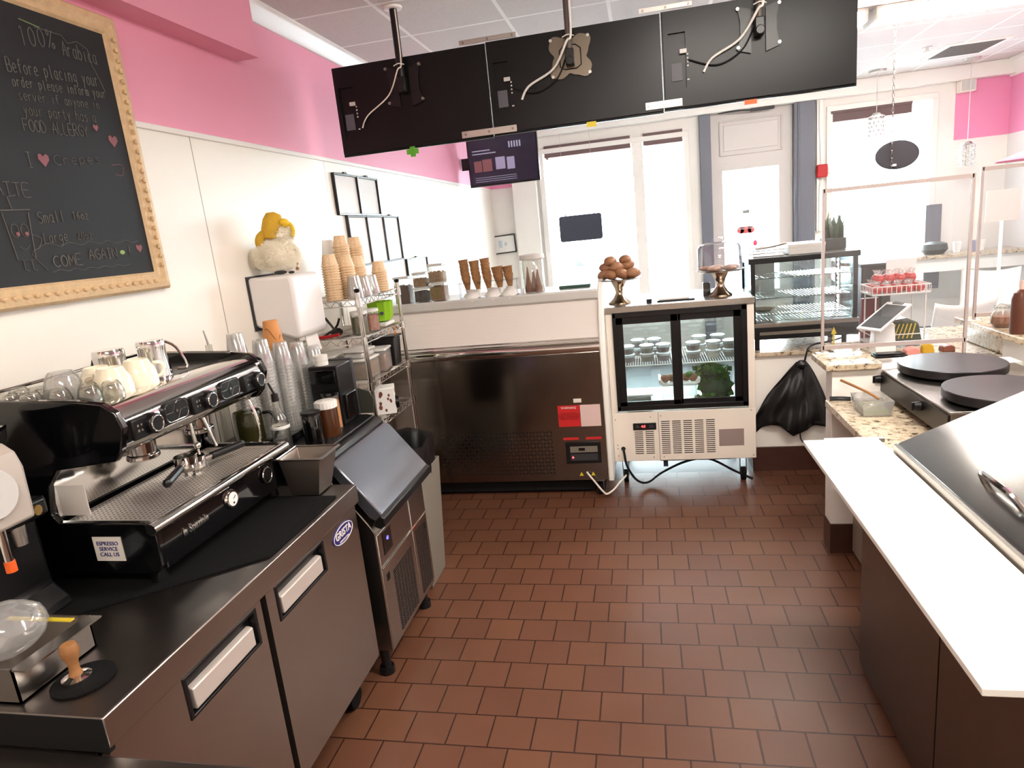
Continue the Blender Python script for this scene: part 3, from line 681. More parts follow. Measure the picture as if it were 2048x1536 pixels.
# ------------------------------------------------------------------ espresso machine
t = thing('espresso_machine', 'black and chrome two-group espresso machine with cups on top', 'coffee machine', (-1.56, 1.71, .8795))
MY0, MY1 = 1.375, 2.055; ZT = 1.388
side = [(-1.80, .925), (-1.325, .925), (-1.30, .95), (-1.298, 1.055), (-1.33, 1.072), (-1.60, 1.075), (-1.615, 1.10), (-1.60, 1.18), (-1.56, 1.225), (-1.37, 1.245), (-1.345, 1.27), (-1.322, 1.335), (-1.335, 1.375), (-1.37, 1.40), (-1.45, 1.412), (-1.80, 1.43)]
for y in (MY0, MY1 - .022):
    m = MB(); m.prism(side, 'y', y, y + .022); build(m, 'side_panel', 'blk_gloss', t, bev=.004)
m = MB(); m.box(-1.80, -1.63, MY0 + .022, MY1 - .022, .93, 1.375); m.box(-1.63, -1.305, MY0 + .022, MY1 - .022, .93, 1.045); build(m, 'body', 'blk_gloss', t, bev=.003)
m = MB(); m.box(-1.628, -1.622, MY0 + .03, MY1 - .03, 1.08, 1.25); build(m, 'splash_panel', 'chrome', t)
m = MB(); m.box(-1.79, -1.40, MY0 + .022, MY1 - .022, 1.37, ZT); build(m, 'cup_tray', 'blk', t)
m = MB(); m.tube([(-1.44, MY0 + .02, 1.392), (-1.79, MY0 + .02, 1.43), (-1.79, MY1 - .02, 1.43), (-1.44, MY1 - .02, 1.41)], .005, smooth=0); build(m, 'cup_rail', 'chrome', t)
# chrome fascia
m = MB(); m.prism([(-1.60, 1.25), (-1.375, 1.255), (-1.352, 1.272), (-1.335, 1.30), (-1.331, 1.335), (-1.342, 1.365), (-1.37, 1.386), (-1.44, 1.392), (-1.60, 1.375)], 'y', MY0 + .023, MY1 - .023)
fa = build(m, 'control_fascia', 'chrome', t, smooth=50)
fx = -1.331
for y in (1.463, 1.701, 1.965):
    m = MB(); m.box(fx - .008, fx + .012, y - .058, y + .03, 1.29, 1.345); m.cyl((fx - .005, y + .012, 1.318), (fx + .028, y + .012, 1.318), .03, .027); kb = build(m, 'steam_knob', 'blk', t, bev=.004)
    m = MB(); m.tube([(fx + .028, y + .012 + .021 * math.cos(a), 1.318 + .021 * math.sin(a)) for a in [2 * math.pi * i / 20 for i in range(20)]], .0022, n=6, closed=True, smooth=1)
    for dy in (-.045, -.032):
        for dz in (-.006, .008): m.box(fx + .012, fx + .0135, y + dy, y + dy + .006, 1.316 + dz, 1.322 + dz)
    build(m, 'knob_ring', 'chrome', kb)
for y in (1.58, 1.835):
    pts = []
    for cy, cz, a0 in ((y + .033, 1.335, 0), (y - .033, 1.335, 90), (y - .033, 1.312, 180), (y + .033, 1.312, 270)):
        for k in range(5): a = R(a0 + k * 22.5); pts.append((cy + .018 * math.cos(a), cz + .018 * math.sin(a)))
    m = MB(); m.prism(pts, 'x', fx - .006, fx + .006); kp = build(m, 'keypad', 'blk', t)
    m = MB(); X = fx + .0065; r_ = .0009
    m.tube([(X, a, b) for a, b in [((p[0] - y) * .88 + y, (p[1] - 1.3235) * .88 + 1.3235) for p in pts]], r_, n=4, closed=True, smooth=1)
    m.tube([(X, y, 1.346), (X, y + .016, 1.3235), (X, y, 1.301), (X, y - .016, 1.3235)], r_, n=4, closed=True, smooth=0)
    for a, b in (((y + .016, 1.3235), (y + .045, 1.3235)), ((y - .016, 1.3235), (y - .045, 1.3235)), ((y, 1.346), (y + .012, 1.354)), ((y, 1.301), (y - .012, 1.293))):
        m.tube([(X, *a), (X, *b)], r_, n=4, smooth=0)
    m.cyl((X - .001, y, 1.3235), (X + .001, y, 1.3235), .004)
    build(m, 'keypad_lines', 'chrome', kp)
# groups, portafilters, steam wands
for y in (1.58, 1.835):
    m = MB(); m.cyl((-1.47, y, 1.255), (-1.47, y, 1.20), .042, .038, 24); m.cyl((-1.47, y, 1.20), (-1.47, y, 1.185), .045, .045, 24); m.box(-1.60, -1.47, y - .03, y + .03, 1.20, 1.26); build(m, 'brew_group', 'chrome', t, bev=.003)
for y0, ang, z in ((1.755, R(-8), 1.105), (1.72, R(-118), 1.12)):
    pc = Vector((-1.45, y0, z)); d = Vector((math.sin(ang + R(90)) * .3, math.cos(ang), 0)).normalized() if ang > R(-90) else Vector((.35, -.9, -.02)).normalized()
    m = MB(); m.lathe(pc, [(0, -.03), (.02, -.03), (.034, -.015), (.036, .02), (.033, .022), (.031, -.01), (0, -.012)], 20); m.cyl(pc + d * .03, pc + d * .07, .008); m.box(pc.x - .006, pc.x + .006, pc.y - .012, pc.y + .012, pc.z - .045, pc.z - .028)
    pf = build(m, 'portafilter', 'chrome', t)
    m = MB(); m.tube([pc + d * .065, pc + d * .10, pc + d * .15, pc + d * .185], .013, 10); m.ball(pc + d * .185, .0135, n=10); build(m, 'portafilter_handle', 'blk', pf)
m = MB(); m.cyl((-1.44, 1.76, 1.25), (-1.43, 1.76, 1.13), .006); m.ball((-1.43, 1.76, 1.16), .012); m.cyl((-1.42, 1.80, 1.24), (-1.40, 1.81, 1.14), .005); build(m, 'hot_water_spout', 'chrome', t)
for y in (2.0,):
    m = MB(); m.tube([(-1.39, y, 1.26), (-1.37, y, 1.21), (-1.36, y, 1.14), (-1.37, y, 1.09)], .005); m.ball((-1.385, y, 1.255), .012, n=10); build(m, 'steam_wand', 'chrome', t)
# drip tray
m = MB(); m.box(-1.612, -1.325, MY0 + .024, MY1 - .024, 1.046, 1.064); dt = build(m, 'drip_tray', 'tray_steel', t)
m = MB()
for i in range(46):
    for j in range(18):
        y = MY0 + .05 + i * .0128; x = -1.60 + j * .0155; m.cyl((x, y, 1.064), (x, y, 1.0646), .0028, n=5)
build(m, 'tray_holes', 'dgrey', dt)
m = MB(); m.prism([(-1.325, 1.046), (-1.325, 1.066), (-1.312, 1.07), (-1.298, 1.064), (-1.294, 1.05), (-1.30, 1.038), (-1.312, 1.036)], 'y', MY0 - .002, MY1 + .002); build(m, 'tray_bar', 'chrome', t, smooth=60)
m = MB()
for k in range(9): m.cyl((-1.318, MY0 + .06 + k * .068, 1.068), (-1.318, MY0 + .06 + k * .068, 1.0695), .003, n=8)
build(m, 'rivets', 'chrome', t)
m = MB(); m.cyl((-1.304, 1.70, 1.0), (-1.296, 1.70, 1.0), .031, .028, 24); gd = build(m, 'pressure_gauge', 'chrome', t)
m = MB(); m.cyl((-1.297, 1.70, 1.0), (-1.295, 1.70, 1.0), .022, n=20); build(m, 'gauge_face', 'paper', gd)
m = MB(); m.tube([(-1.2945, 1.70, 1.0), (-1.2945, 1.712, 1.008)], .001, n=5); m.ball((-1.2945, 1.70, .988), .004, (.3, 1, 1), n=8); build(m, 'gauge_needle', 'blk', gd)
m = MB(); m.tube([(-1.298, 1.90 + .026 * math.cos(a), 1.0 + .026 * math.sin(a)) for a in [2 * math.pi * i / 20 for i in range(20)]], .003, n=6, closed=True, smooth=1); build(m, 'round_switch_ring', 'chrome', t)
m = MB(); m.cyl((-1.302, 1.90, 1.0), (-1.297, 1.90, 1.0), .022); build(m, 'round_switch', 'blk', t)
text('la Spaziale', 'machine_lettering', 'chrome', t, .034, frame((-1.3035, 1.53, .995), (0, 1, 0), (0, 0, 1)), bold=.0012, width=.8)
for y in (1.42, 2.0):
    for x in (-1.36, -1.74):
        m = MB(); m.cyl((x, y, .8848), (x, y, .93), .022, .018); build(m, 'foot', 'blk', t)
m = MB(); m.box(-1.47, -1.41, 1.3995, 1.401, 1.14, 1.21); m.poly
sk = MB(); sk.prism([(-1.60, 1.088), (-1.51, 1.088), (-1.51, 1.175), (-1.60, 1.175)], 'y', 1.3975, 1.399); sl = build(sk, 'service_sticker', 'whitelab', t)
m = MB(); m.box(-1.44, -1.39, 1.372, 1.3745, 1.10, 1.16)
mm_ = frame((-1.40, 1.3735, 1.10), (1, 0, 0), (0, 0, 1))
sk = MB(); sk.box(-1.50, -1.41, 1.3725, 1.3745, .965, 1.035); sl = build(sk, 'paper_sticker', 'whitelab', t)
text('ESPRESSO\nSERVICE\nCALL US', 'sticker_lettering', 'navy', sl, .016, frame((-1.455, 1.372, 1.0), (1, 0, 0), (0, 0, 1)), align='CENTER')

# cups and pitchers on the machine
def cupmug(name, x, y, label, sc=1.0, z=ZT, ang=0., handle=True, m_='cup', group=None):
    t = thing(name, label, 'cup', (x, y, z), group)
    pr = [(0, .066), (.026, .066), (.03, .074), (.0315, .074), (.036, .062), (.045, .045), (.05, .02), (.05, 0), (.046, 0), (.045, .03), (.03, .058), (0, .06)]
    m = MB(); m.lathe((x, y, z), [(a * sc, b * sc) for a, b in pr], 28); build(m, 'cup_body', m_, t)
    if handle:
        c = Vector((x, y, z)); d = Vector((math.cos(ang), math.sin(ang), 0))
        m = MB(); m.tube([c + d * .044 * sc + Vector((0, 0, .056 * sc)), c + d * .066 * sc + Vector((0, 0, .052 * sc)), c + d * .072 * sc + Vector((0, 0, .035 * sc)), c + d * .062 * sc + Vector((0, 0, .018 * sc)), c + d * .049 * sc + Vector((0, 0, .015 * sc))], .005 * sc, 8); build(m, 'handle', m_, t)
cupmug('coffee_cup', -1.49, 1.555, 'cream ceramic cup upside down on the machine, nearer the front left', 1.04, ang=R(200))
cupmug('coffee_cup', -1.50, 1.665, 'cream ceramic cup upside down with its handle showing, beside the steel pitcher', 1.04, ang=R(60))
cupmug('coffee_cup', -1.58, 1.60, 'cup behind the two front cream cups on the espresso machine', 1.0, ang=R(150))
def cap_glass(x, y, label, m_='jar', sc=1.):
    m = MB(); m.lathe((x, y, ZT), [(0, .062 * sc), (.022 * sc, .062 * sc), (.03 * sc, .05 * sc), (.037 * sc, .025 * sc), (.036 * sc, 0), (.033 * sc, 0), (.033 * sc, .025 * sc), (.027 * sc, .048 * sc), (0, .056 * sc)], 20)
    return solo(m, 'drinking_glass', m_, label, 'glass')
cap_glass(-1.60, 1.50, 'larger frosted glass cup upside down behind the small espresso glasses', 'clear', 1.35)
G0 = None
k = 0
for i, (x, y) in enumerate([(-1.47, 1.45), (-1.55, 1.435), (-1.63, 1.42), (-1.70, 1.42), (-1.505, 1.485), (-1.66, 1.475), (-1.73, 1.48), (-1.44, 1.495)]):
    if G0 is None:
        G0 = cap_glass(x, y, 'small espresso glass upside down on the near end of the machine top', 'jar', .8); G0['group'] = 'small espresso glasses on the machine top'
    else: dup(G0, (x, y, ZT))
def pitcher(x, y, label, h=.11, r=.043, ang=0.):
    t = thing('milk_pitcher', label, 'pitcher', (x, y, ZT))
    m = MB(); m.lathe((x, y, ZT), [(0, h), (r * .92, h), (r, h - .008), (r * 1.0, h - .02), (r * .97, h * .6), (r * 1.12, .012), (r * 1.15, 0), (r * 1.1, 0), (r * .94, h * .6), (0, h - .006)], 28); build(m, 'pitcher_body', 'chrome', t)
    c = Vector((x, y, ZT)); d = Vector((math.cos(ang), math.sin(ang), 0)); z = lambda v: Vector((0, 0, v))
    m = MB(); m.tube([c + d * r + z(h * .92), c + d * (r + .03) + z(h * .7), c + d * (r + .052) + z(.015), c + d * (r + .02) + z(.012)], .0045, 8); build(m, 'handle', 'chrome', t)
pitcher(-1.545, 1.79, 'tall steel milk pitcher upside down with wire handle on the espresso machine', .115, .042, R(50))
pitcher(-1.64, 1.72, 'shorter steel milk pitcher upside down behind the cream cups', .105, .046, R(170))
m = MB(); m.lathe((-1.77, 2.36, 1.30), [(0, 0), (.022, 0), (.022, .10), (.012, .115), (.012, .125), (0, .125)], 14); m.cyl((-1.77, 2.36, 1.425), (-1.77, 2.35, 1.47), .004, .003)
# ------------------------------------------------------------------ grinder, near left
t = thing('coffee_grinder', 'black coffee grinder with a dark brown bean hopper left of the espresso machine', 'grinder', (-1.64, 1.225, .8795))
m = MB(); m.prism([(-1.77, .8795), (-1.53, .8795), (-1.53, .90), (-1.58, .95), (-1.58, 1.13), (-1.53, 1.14), (-1.53, 1.19), (-1.77, 1.19)], 'y', 1.145, 1.305); build(m, 'body', 'blk', t, bev=.012)
m = MB(); m.cyl((-1.65, 1.225, 1.19), (-1.65, 1.225, 1.225), .06, .052, 24); build(m, 'collar', 'dgrey', t)
m = MB(); m.lathe((-1.65, 1.225, 1.225), [(.046, 0), (.05, .02), (.095, .125), (.098, .15), (.093, .15), (.089, .125), (.045, .025), (.043, 0)], 28); hp = build(m, 'bean_hopper', 'smoke', t)
m = MB(); m.lathe((-1.65, 1.225, 1.225), [(0, .0), (.04, .005), (.045, .03), (.078, .10), (0, .108)], 24); build(m, 'coffee_beans', 'choc', hp)
m = MB(); m.lathe((-1.65, 1.225, 1.375), [(.099, 0), (.099, .008), (.07, .014), (0, .016)], 28); build(m, 'hopper_lid', 'blk_gloss', hp)
m = MB(); m.cyl((-1.53, 1.26, 1.165), (-1.515, 1.262, 1.165), .012, .013, 18); build(m, 'adjustment_knob', mat('brass', (150, 120, 70), .4, .8), t)
m = MB(); m.cyl((-1.55, 1.225, 1.14), (-1.55, 1.225, 1.09), .018, .015); build(m, 'grounds_spout', 'alu', t)
# second, pale grinder at the frame edge
t = thing('coffee_grinder', 'pale grey coffee grinder with a rounded front at the far left edge', 'grinder', (-1.7, 1.03, .8795))
m = MB(); m.prism([(-1.80, 1.215), (-1.345, 1.215), (-1.34, 1.335), (-1.352, 1.37), (-1.38, 1.39), (-1.80, 1.40)], 'y', .955, 1.115); build(m, 'head', mat('warm_grey_plastic', (176, 166, 156), .45), t, bev=.01)
m = MB(); m.cyl((-1.342, 1.03, 1.30), (-1.332, 1.03, 1.30), .055, .05, 28); build(m, 'round_dial', 'lgrey', t)
m = MB(); m.box(-1.80, -1.60, .965, 1.105, .8795, 1.215); build(m, 'column', 'blk', t, bev=.008)
m = MB(); m.cyl((-1.40, 1.07, 1.215), (-1.40, 1.07, 1.13), .009); build(m, 'spout', 'chrome', t)
m = MB(); m.cyl((-1.40, 1.07, 1.13), (-1.40, 1.07, 1.105), .011); build(m, 'orange_tip', 'orange', t)
# knock box with bag, tamper, mat
t = thing('knock_box', 'stainless knock box with a clear bag liner at the lower left', 'box', (-1.40, 1.05, .8795))
kx0, kx1, ky0, ky1, kz = -1.52, -1.30, .935, 1.13, .96
m = MB()
m.box(kx1 - .004, kx1, ky0, ky1, .8795, kz); m.box(kx0, kx0 + .004, ky0, ky1, .8795, kz); m.box(kx0, kx1, ky0, ky0 + .004, .8795, kz); m.box(kx0, kx1, ky1 - .004, ky1, .8795, kz); m.box(kx0, kx1, ky0, ky1, .8795, .884)
m.box(kx1, kx1 + .035, ky0, ky1, kz - .004, kz); build(m, 'steel_box', 'steel', t)
m = MB(); m.ball((-1.415, 1.03, .985), .075, (1, 1.05, .8), n=18, jit=.16); build(m, 'clear_bag', 'clear', t)
m = MB(); m.box(-1.50, -1.32, 1.10, 1.112, .961, .964); build(m, 'wooden_stick', 'yellow_tag', t)
m = MB(); m.cyl((-1.225, 1.015, .8795), (-1.225, 1.015, .884), .062, .062, 28); solo(m, 'tamping_mat', 'rubber', 'round black rubber pad under the wooden tamper', 'mat')
t = thing('coffee_tamper', 'coffee tamper with turned wooden handle and steel base on a black pad', 'tamper', (-1.235, 1.01, .8845))
m = MB(); m.lathe((-1.235, 1.01, .8845), [(0, 0), (.029, 0), (.029, .008), (.014, .014), (0, .014)], 24); build(m, 'tamper_base', 'chrome', t)
m = MB(); m.lathe((-1.235, 1.01, .8985), [(0, 0), (.014, 0), (.010, .012), (.011, .03), (.017, .045), (.019, .06), (.014, .072), (0, .074)], 20); build(m, 'tamper_handle', 'wood', t)
# steel insert pan
t = thing('steel_pan', 'deep stainless steel insert pan standing on the worktop corner', 'pan', (-1.215, 2.03, .885))
m = MB(); a = (-1.28, -1.175, 1.995, 2.092); b = (-1.292, -1.135, 1.968, 2.10); z0, z1 = .8852, 1.03
vb = [Vector(p) for p in ((a[0], a[2], z0), (a[1], a[2], z0), (a[1], a[3], z0), (a[0], a[3], z0))]; vt = [Vector(p) for p in ((b[0], b[2], z1), (b[1], b[2], z1), (b[1], b[3], z1), (b[0], b[3], z1))]
m.poly(vb); [m.poly([vb[i], vb[(i + 1) % 4], vt[(i + 1) % 4], vt[i]]) for i in range(4)]
build(m, 'pan_body', 'steel_dull', t, solid=.003, bev=.006)
m = MB(); rim = [(b[0] - .008, b[2] - .008, z1), (b[1] + .008, b[2] - .008, z1), (b[1] + .008, b[3] + .008, z1), (b[0] - .008, b[3] + .008, z1)]
m.tube(rim, .005, n=6, closed=True, smooth=0); build(m, 'rolled_rim', 'steel', t)
m = MB(); m.box(-1.29, -1.15, 1.96, 1.965 + .003, 1.0, 1.01)

# ------------------------------------------------------------------ ice machine
IY0, IY1 = 2.19, 2.752; ZI = .968
t = thing('ice_machine', 'stainless ice machine with a sloping grey door and black trim beside the worktop', 'ice machine', (-1.45, 2.47, 0))
m = MB(); m.prism([(-1.82, .11), (-1.085, .11), (-1.085, .63), (-1.10, .66), (-1.27, .90), (-1.82, .90)], 'y', IY0 + .006, IY1 - .006); build(m, 'cabinet', 'steel', t, bev=.004)
m = MB(); m.prism([(-1.82, .90), (-1.245, .90), (-1.225, .925), (-1.24, .952), (-1.30, ZI), (-1.82, ZI)], 'y', IY0, IY1); build(m, 'hood', 'blk', t, bev=.008)
m = MB(); m.tube([(-1.262, IY0 + .04, .965), (-1.262, IY1 - .04, .965)], .004); build(m, 'hood_seam', 'dgrey', t)
m = MB(); m.prism([(-1.248, .915), (-1.225, .925), (-1.20, .917), (-1.045, .715), (-1.045, .69), (-1.07, .68), (-1.10, .70)], 'y', IY0 + .004, IY1 - .004); ld = build(m, 'door', mat('slate_door', (124, 127, 136), .2, .7), t, bev=.005)
m = MB(); m.prism([(-1.048, .712), (-1.032, .70), (-1.032, .668), (-1.055, .655), (-1.08, .665), (-1.08, .685)], 'y', IY0 - .004, IY1 + .006); build(m, 'door_grip', 'blk', ld, bev=.004)
X = -1.085
m = MB(); m.box(X - .001, X + .003, 2.20, 2.545, .13, .62); m.box(X - .001, X + .003, 2.56, 2.745, .13, .62); build(m, 'front_panel', 'steel', t, bev=.002)
m = MB(); m.box(X + .003, X + .005, 2.245, 2.33, .515, .61); dp = build(m, 'display_panel', 'blk_gloss', t)
text('42', 'display_digits', 'blue_led', dp, .02, frame((X + .0055, 2.288, .57), (0, 1, 0), (0, 0, 1)))
m = MB(); m.tube([(X + .004, 2.20, .478), (X + .004, 2.742, .478)], .003, smooth=0); build(m, 'trim_strip', 'chrome', t)
m = MB()
for i in range(26):
    z = .14 + i * .0108
    for j in range(7):
        y = 2.30 + j * .032 if i % 1 == 0 else 0
        m.box(X + .003, X + .0042, y, y + .024, z, z + .005)
for i in range(34):
    for j in range(5):
        z = .14 + i * .0092; y = 2.585 + j * .029; m.box(X + .003, X + .0042, y, y + .021, z, z + .0042)
m.box(X + .003, X + .0045, 2.235, 2.262, .405, .435); m.box(X + .003, X + .0045, 2.70, 2.72, .41, .435)
build(m, 'vent_slots', 'blk_matte', t)
for x, y in ((-1.135, 2.215), (-1.135, 2.70), (-1.77, 2.22), (-1.77, 2.70)):
    m = MB(); m.cyl((x, y, .11), (x, y, .03), .021, .018); m.cyl((x, y, .03), (x, y, 0), .03, .032); build(m, 'foot', 'blk', t)

# things standing on the ice machine
t = thing('cup_tray', 'low black tray on the ice machine carrying the stacks of clear cups', 'tray', (-1.58, 2.53, ZI))
m = MB(); m.box(-1.66, -1.46, 2.27, 2.748, ZI + .0005, ZI + .004); m.box(-1.66, -1.655, 2.27, 2.748, ZI, ZI + .03); m.box(-1.465, -1.46, 2.27, 2.748, ZI, ZI + .03); build(m, 'tray_body', 'blk', t)
ZS = ZI + .0045
def cupmesh(r0, r1, h, th=.0012):
    m = MB(); m.lathe((0, 0, 0), [(0, h - .002), (r1 - th, h), (r1, h - .002), (r0, .007), (r0 + .0045, .005), (r0 + .0045, 0), (r0 - th, 0), (r1 - 2 * th, h - .004), (0, h - .006)], 18)
    return m
def cupstack(name, proto, x, y, z, ztop, h, sp, m_, label, group, r0, r1, tilt=0.):
    n = max(1, int((ztop - z - h) / sp) + 1)
    for i in range(n):
        if proto[0] is None:
            o = solo(cupmesh(r0, r1, h), name, m_, label, 'cup', group); proto[0] = o; b = o
        else:
            b = proto[0].copy(); COL.objects.link(b)
        b.location = (x + tilt * i * sp, y, z + i * sp); b['label'] = label; b['group'] = group
    return n
CP = [None]
for k, (x, y, zt, lab) in enumerate([(-1.615, 2.325, 1.45, 'clear plastic cup in the leftmost upside-down stack behind the espresso machine'),
        (-1.57, 2.42, 1.40, 'clear plastic cup in the tall stack left of the orange paper cup'),
        (-1.535, 2.505, 1.37, 'clear plastic cup in the stack just in front of the orange paper cup'),
        (-1.55, 2.665, 1.35, 'clear plastic cup in the tall stack right of the orange paper cup'),
        (-1.505, 2.72, 1.31, 'clear plastic cup in the stack beside the white-lidded jar')]):
    cupstack('plastic_cup', CP, x, y, ZS, zt, .105, .0145, 'clear', lab, lab.replace('clear plastic cup in', 'clear plastic cups of'), .042, .029)
CW = [None]
cupstack('paper_cup', CW, -1.61, 2.585, ZS, 1.33, .10, .012, 'paper', 'white paper cup in the stack holding up the orange cup', 'white paper cups under the orange cup', .044, .031)
t = thing('paper_cup', 'orange kraft paper cup upside down on top of the white cup stack', 'cup', (-1.61, 2.585, 1.30))
m = MB(); m.lathe((-1.61, 2.585, 1.335), [(.044, -.008), (.045, 0), (.031, .115), (.03, .118), (0, .118)], 24); build(m, 'cup_body', 'kraft', t)
m = MB(); c = Vector((-1.61, 2.585, 1.395))
m.tube([c + Vector((.0395 * math.cos(a), .0395 * math.sin(a), .028 * math.sin(a * 3) )) * 1.0 for a in [R(-100 + 12 * i) for i in range(9)]], .0012, n=5); build(m, 'printed_line', 'brown_food', t)
def jarthing(name, x, y, z, r, h, fill, lidm, label, cat='jar', lidh=.02, fillh=.85, glass='jar', sq=False, rot=0.):
    t = thing(name, label, cat, (x, y, z))
    def body(r, z0, z1, mb):
        if sq:
            M4 = Matrix.Translation((x, y, 0)) @ Matrix.Rotation(rot, 4, 'Z'); mb.box(-r, r, -r, r, z0, z1, M4)
        else: mb.lathe((x, y, 0), [(0, z0), (r, z0), (r, z0 + (z1 - z0) * .93), (r * .93, z1), (0, z1)], 24)
        return mb
    build(body(r, z, z + h, MB()), 'jar_body', glass, t, bev=.004 if sq else 0)
    if fill: build(body(r * .93, z + .004, z + h * fillh, MB()), 'contents', fill, t, bev=.004 if sq else 0)
    if lidm: build(body(r * 1.03, z + h, z + h + lidh, MB()), 'lid', lidm, t, bev=.003 if sq else 0)
    return t
jarthing('syrup_jar', -1.345, 2.325, ZI, .038, .125, None, 'blk', 'black jar with a white label strip, nearest the steel pan', glass='blk_gloss', lidh=.012)
t = jarthing('syrup_jar', -1.335, 2.44, ZI, .044, .12, None, 'pale', 'dark jar with a ribbed white lid on the ice machine front', glass='amber', lidh=.03)
m = MB(); m.lathe((-1.335, 2.44, ZI + .122), [(.046, 0), (.047, .024)], 40, None, lambda a, z: 1 + .02 * math.cos(20 * a)); build(m, 'ribbed_rim', 'paper', t)
t = jarthing('jar_of_sauce', -1.36, 2.535, ZI, .036, .15, 'kraft', 'blk_gloss', 'glass jar with orange-brown contents before the black organiser', lidh=.014)
t = thing('condiment_organiser', 'black upright organiser box on the right end of the ice machine', 'organiser', (-1.40, 2.66, ZI))
m = MB(); m.box(-1.47, -1.33, 2.58, 2.72, ZI + .0005, 1.235); build(m, 'box_body', 'blk', t, bev=.006)
m = MB(); m.box(-1.33, -1.315, 2.60, 2.70, ZI + .02, 1.10); m.box(-1.46, -1.34, 2.57, 2.58, 1.16, 1.22); build(m, 'front_flap', 'blk_gloss', t, bev=.003)
m = MB(); m.box(-1.46, -1.33, 2.722, 2.745, ZI + .0005, 1.24); build(m, 'end_plate', 'dgrey', t, bev=.003)
jarthing('lidded_jar', -1.42, 2.62, 1.2355, .03, .02, None, 'pale', 'white-lidded jar on top of the black organiser', glass='pale', lidh=.025)
m = MB(); m.prism([(-1.50, .965 + .004), (-1.27, .969), (-1.262, 1.04), (-1.28, 1.075), (-1.33, 1.09), (-1.50, 1.09)], 'y', 2.7555, 2.765)
solo(m, 'side_guard', mat('olive_plastic', (58, 60, 52), .45), 'dark rounded guard panel at the far end of the ice machine', 'panel', bev=.003)
t = thing('syrup_bottle', 'clear glass bottle with a black pourer beside the espresso machine', 'bottle', (-1.50, 2.30, ZI))
m = MB(); m.lathe((-1.44, 2.25, ZI), [(0, 0), (.034, 0), (.036, .01), (.036, .11), (.028, .14), (.014, .165), (.013, .205), (0, .205)], 24); build(m, 'bottle_body', 'jar', t)
m = MB(); m.lathe((-1.44, 2.25, ZI), [(.0365, .095), (.0372, .096), (.0372, .107), (.0365, .108)], 24); build(m, 'label_band', 'paper', t)
m = MB(); m.cyl((-1.44, 2.25, ZI + .205), (-1.44, 2.25, ZI + .235), .015, .013); m.cyl((-1.44, 2.25, ZI + .235), (-1.455, 2.245, ZI + .28), .005, .004); build(m, 'pourer', 'blk', t)
t = thing('water_pitcher', 'smoky green glass pitcher with handle behind the espresso machine end', 'pitcher', (-1.53, 2.22, ZI))
m = MB(); m.lathe((-1.575, 2.25, ZI), [(0, .002), (.052, .002), (.06, .02), (.056, .16), (.052, .17), (.048, .165), (.054, .02), (0, .012)], 24); build(m, 'pitcher_body', mat('olive_glass', (52, 50, 26), .12, coat=.4), t)
m = MB(); m.tube([(-1.52, 2.27, ZI + .155), (-1.49, 2.285, ZI + .15), (-1.475, 2.29, ZI + .09), (-1.50, 2.28, ZI + .04), (-1.52, 2.27, ZI + .04)], .007); build(m, 'handle', 'blk', t)
m = MB(); m.lathe((-1.765, 2.36, ZI), [(0, 0), (.03, 0), (.03, .33), (.013, .39), (.013, .43), (0, .43)], 16)
t = thing('oil_bottle', 'clear bottle with steel spout by the wall behind the espresso machine', 'bottle', (-1.765, 2.36, ZI)); build(m, 'bottle_body', 'jar', t)
m = MB(); m.cyl((-1.765, 2.36, ZI + .43), (-1.77, 2.355, ZI + .49), .005, .0035); build(m, 'pour_spout', 'alu', t)

# ------------------------------------------------------------------ paper towel dispenser + plush
t = thing('towel_dispenser', 'white paper towel dispenser on the left wall under the fluffy plush', 'dispenser', (-1.73, 2.98, 1.32))
m = MB(); m.prism([(-1.848, 1.40), (-1.64, 1.325), (-1.618, 1.345), (-1.615, 1.60), (-1.63, 1.63), (-1.848, 1.632)], 'y', 2.835, 3.115); build(m, 'cover', mat('dispenser_white', (232, 228, 226), .35), t, bev=.018)
m = MB(); m.box(-1.849, -1.842, 2.829, 3.121, 1.38, 1.64); build(m, 'back_plate', 'dgrey', t)
m = MB(); m.prism([(-1.66, 1.335), (-1.655, 1.335), (-1.640, 1.24), (-1.645, 1.24)], 'y', 2.94, 3.06); build(m, 'paper_sheet', 'paper', t)
def furball(mb, c, r, sc, n, L=.02, w=.0016):
    for i in range(n):
        u = random.uniform(-1, 1); a = random.uniform(0, 2 * math.pi); q = math.sqrt(1 - u * u)
        if u < -.55: continue
        d = Vector((q * math.cos(a), q * math.sin(a), u)); p = Vector(c) + Vector((d.x * r * sc[0], d.y * r * sc[1], d.z * r * sc[2]))
        s_ = d.orthogonal().normalized() * w; e = p + (d + Vector((random.uniform(-.5, .5), random.uniform(-.5, .5), random.uniform(-.6, .2)))).normalized() * L
        vs = [mb.bm.verts.new(x) for x in (p - s_ - d * .004, p + s_ - d * .004, e)]; mb.bm.faces.new(vs)
PB = Vector((-1.735, 2.955, 1.632)); rt = Vector((.861, .508, 0)); up = Vector((0, 0, 1)); fw = Vector((.508, -.861, 0))
pp = lambda u, v, d=0: PB + rt * u + up * v + fw * d
t = thing('plush_toy', 'cream fluffy plush figure with a tall yellow hat on the towel dispenser', 'plush toy', PB)
m = MB(); m.ball(pp(0, .085), .088, (1.08, .95, .92), 18); m.ball(pp(-.06, .08), .06, (1, .9, .95), 16); m.ball(pp(.03, .185), .055, (.95, .9, 1), 16)
furball(m, pp(0, .085), .088, (1.08, .95, .92), 6000); furball(m, pp(-.06, .08), .06, (1, .9, .95), 2500); furball(m, pp(.03, .185), .055, (.95, .9, 1), 2500)
build(m, 'fluffy_body', 'fluff', t)
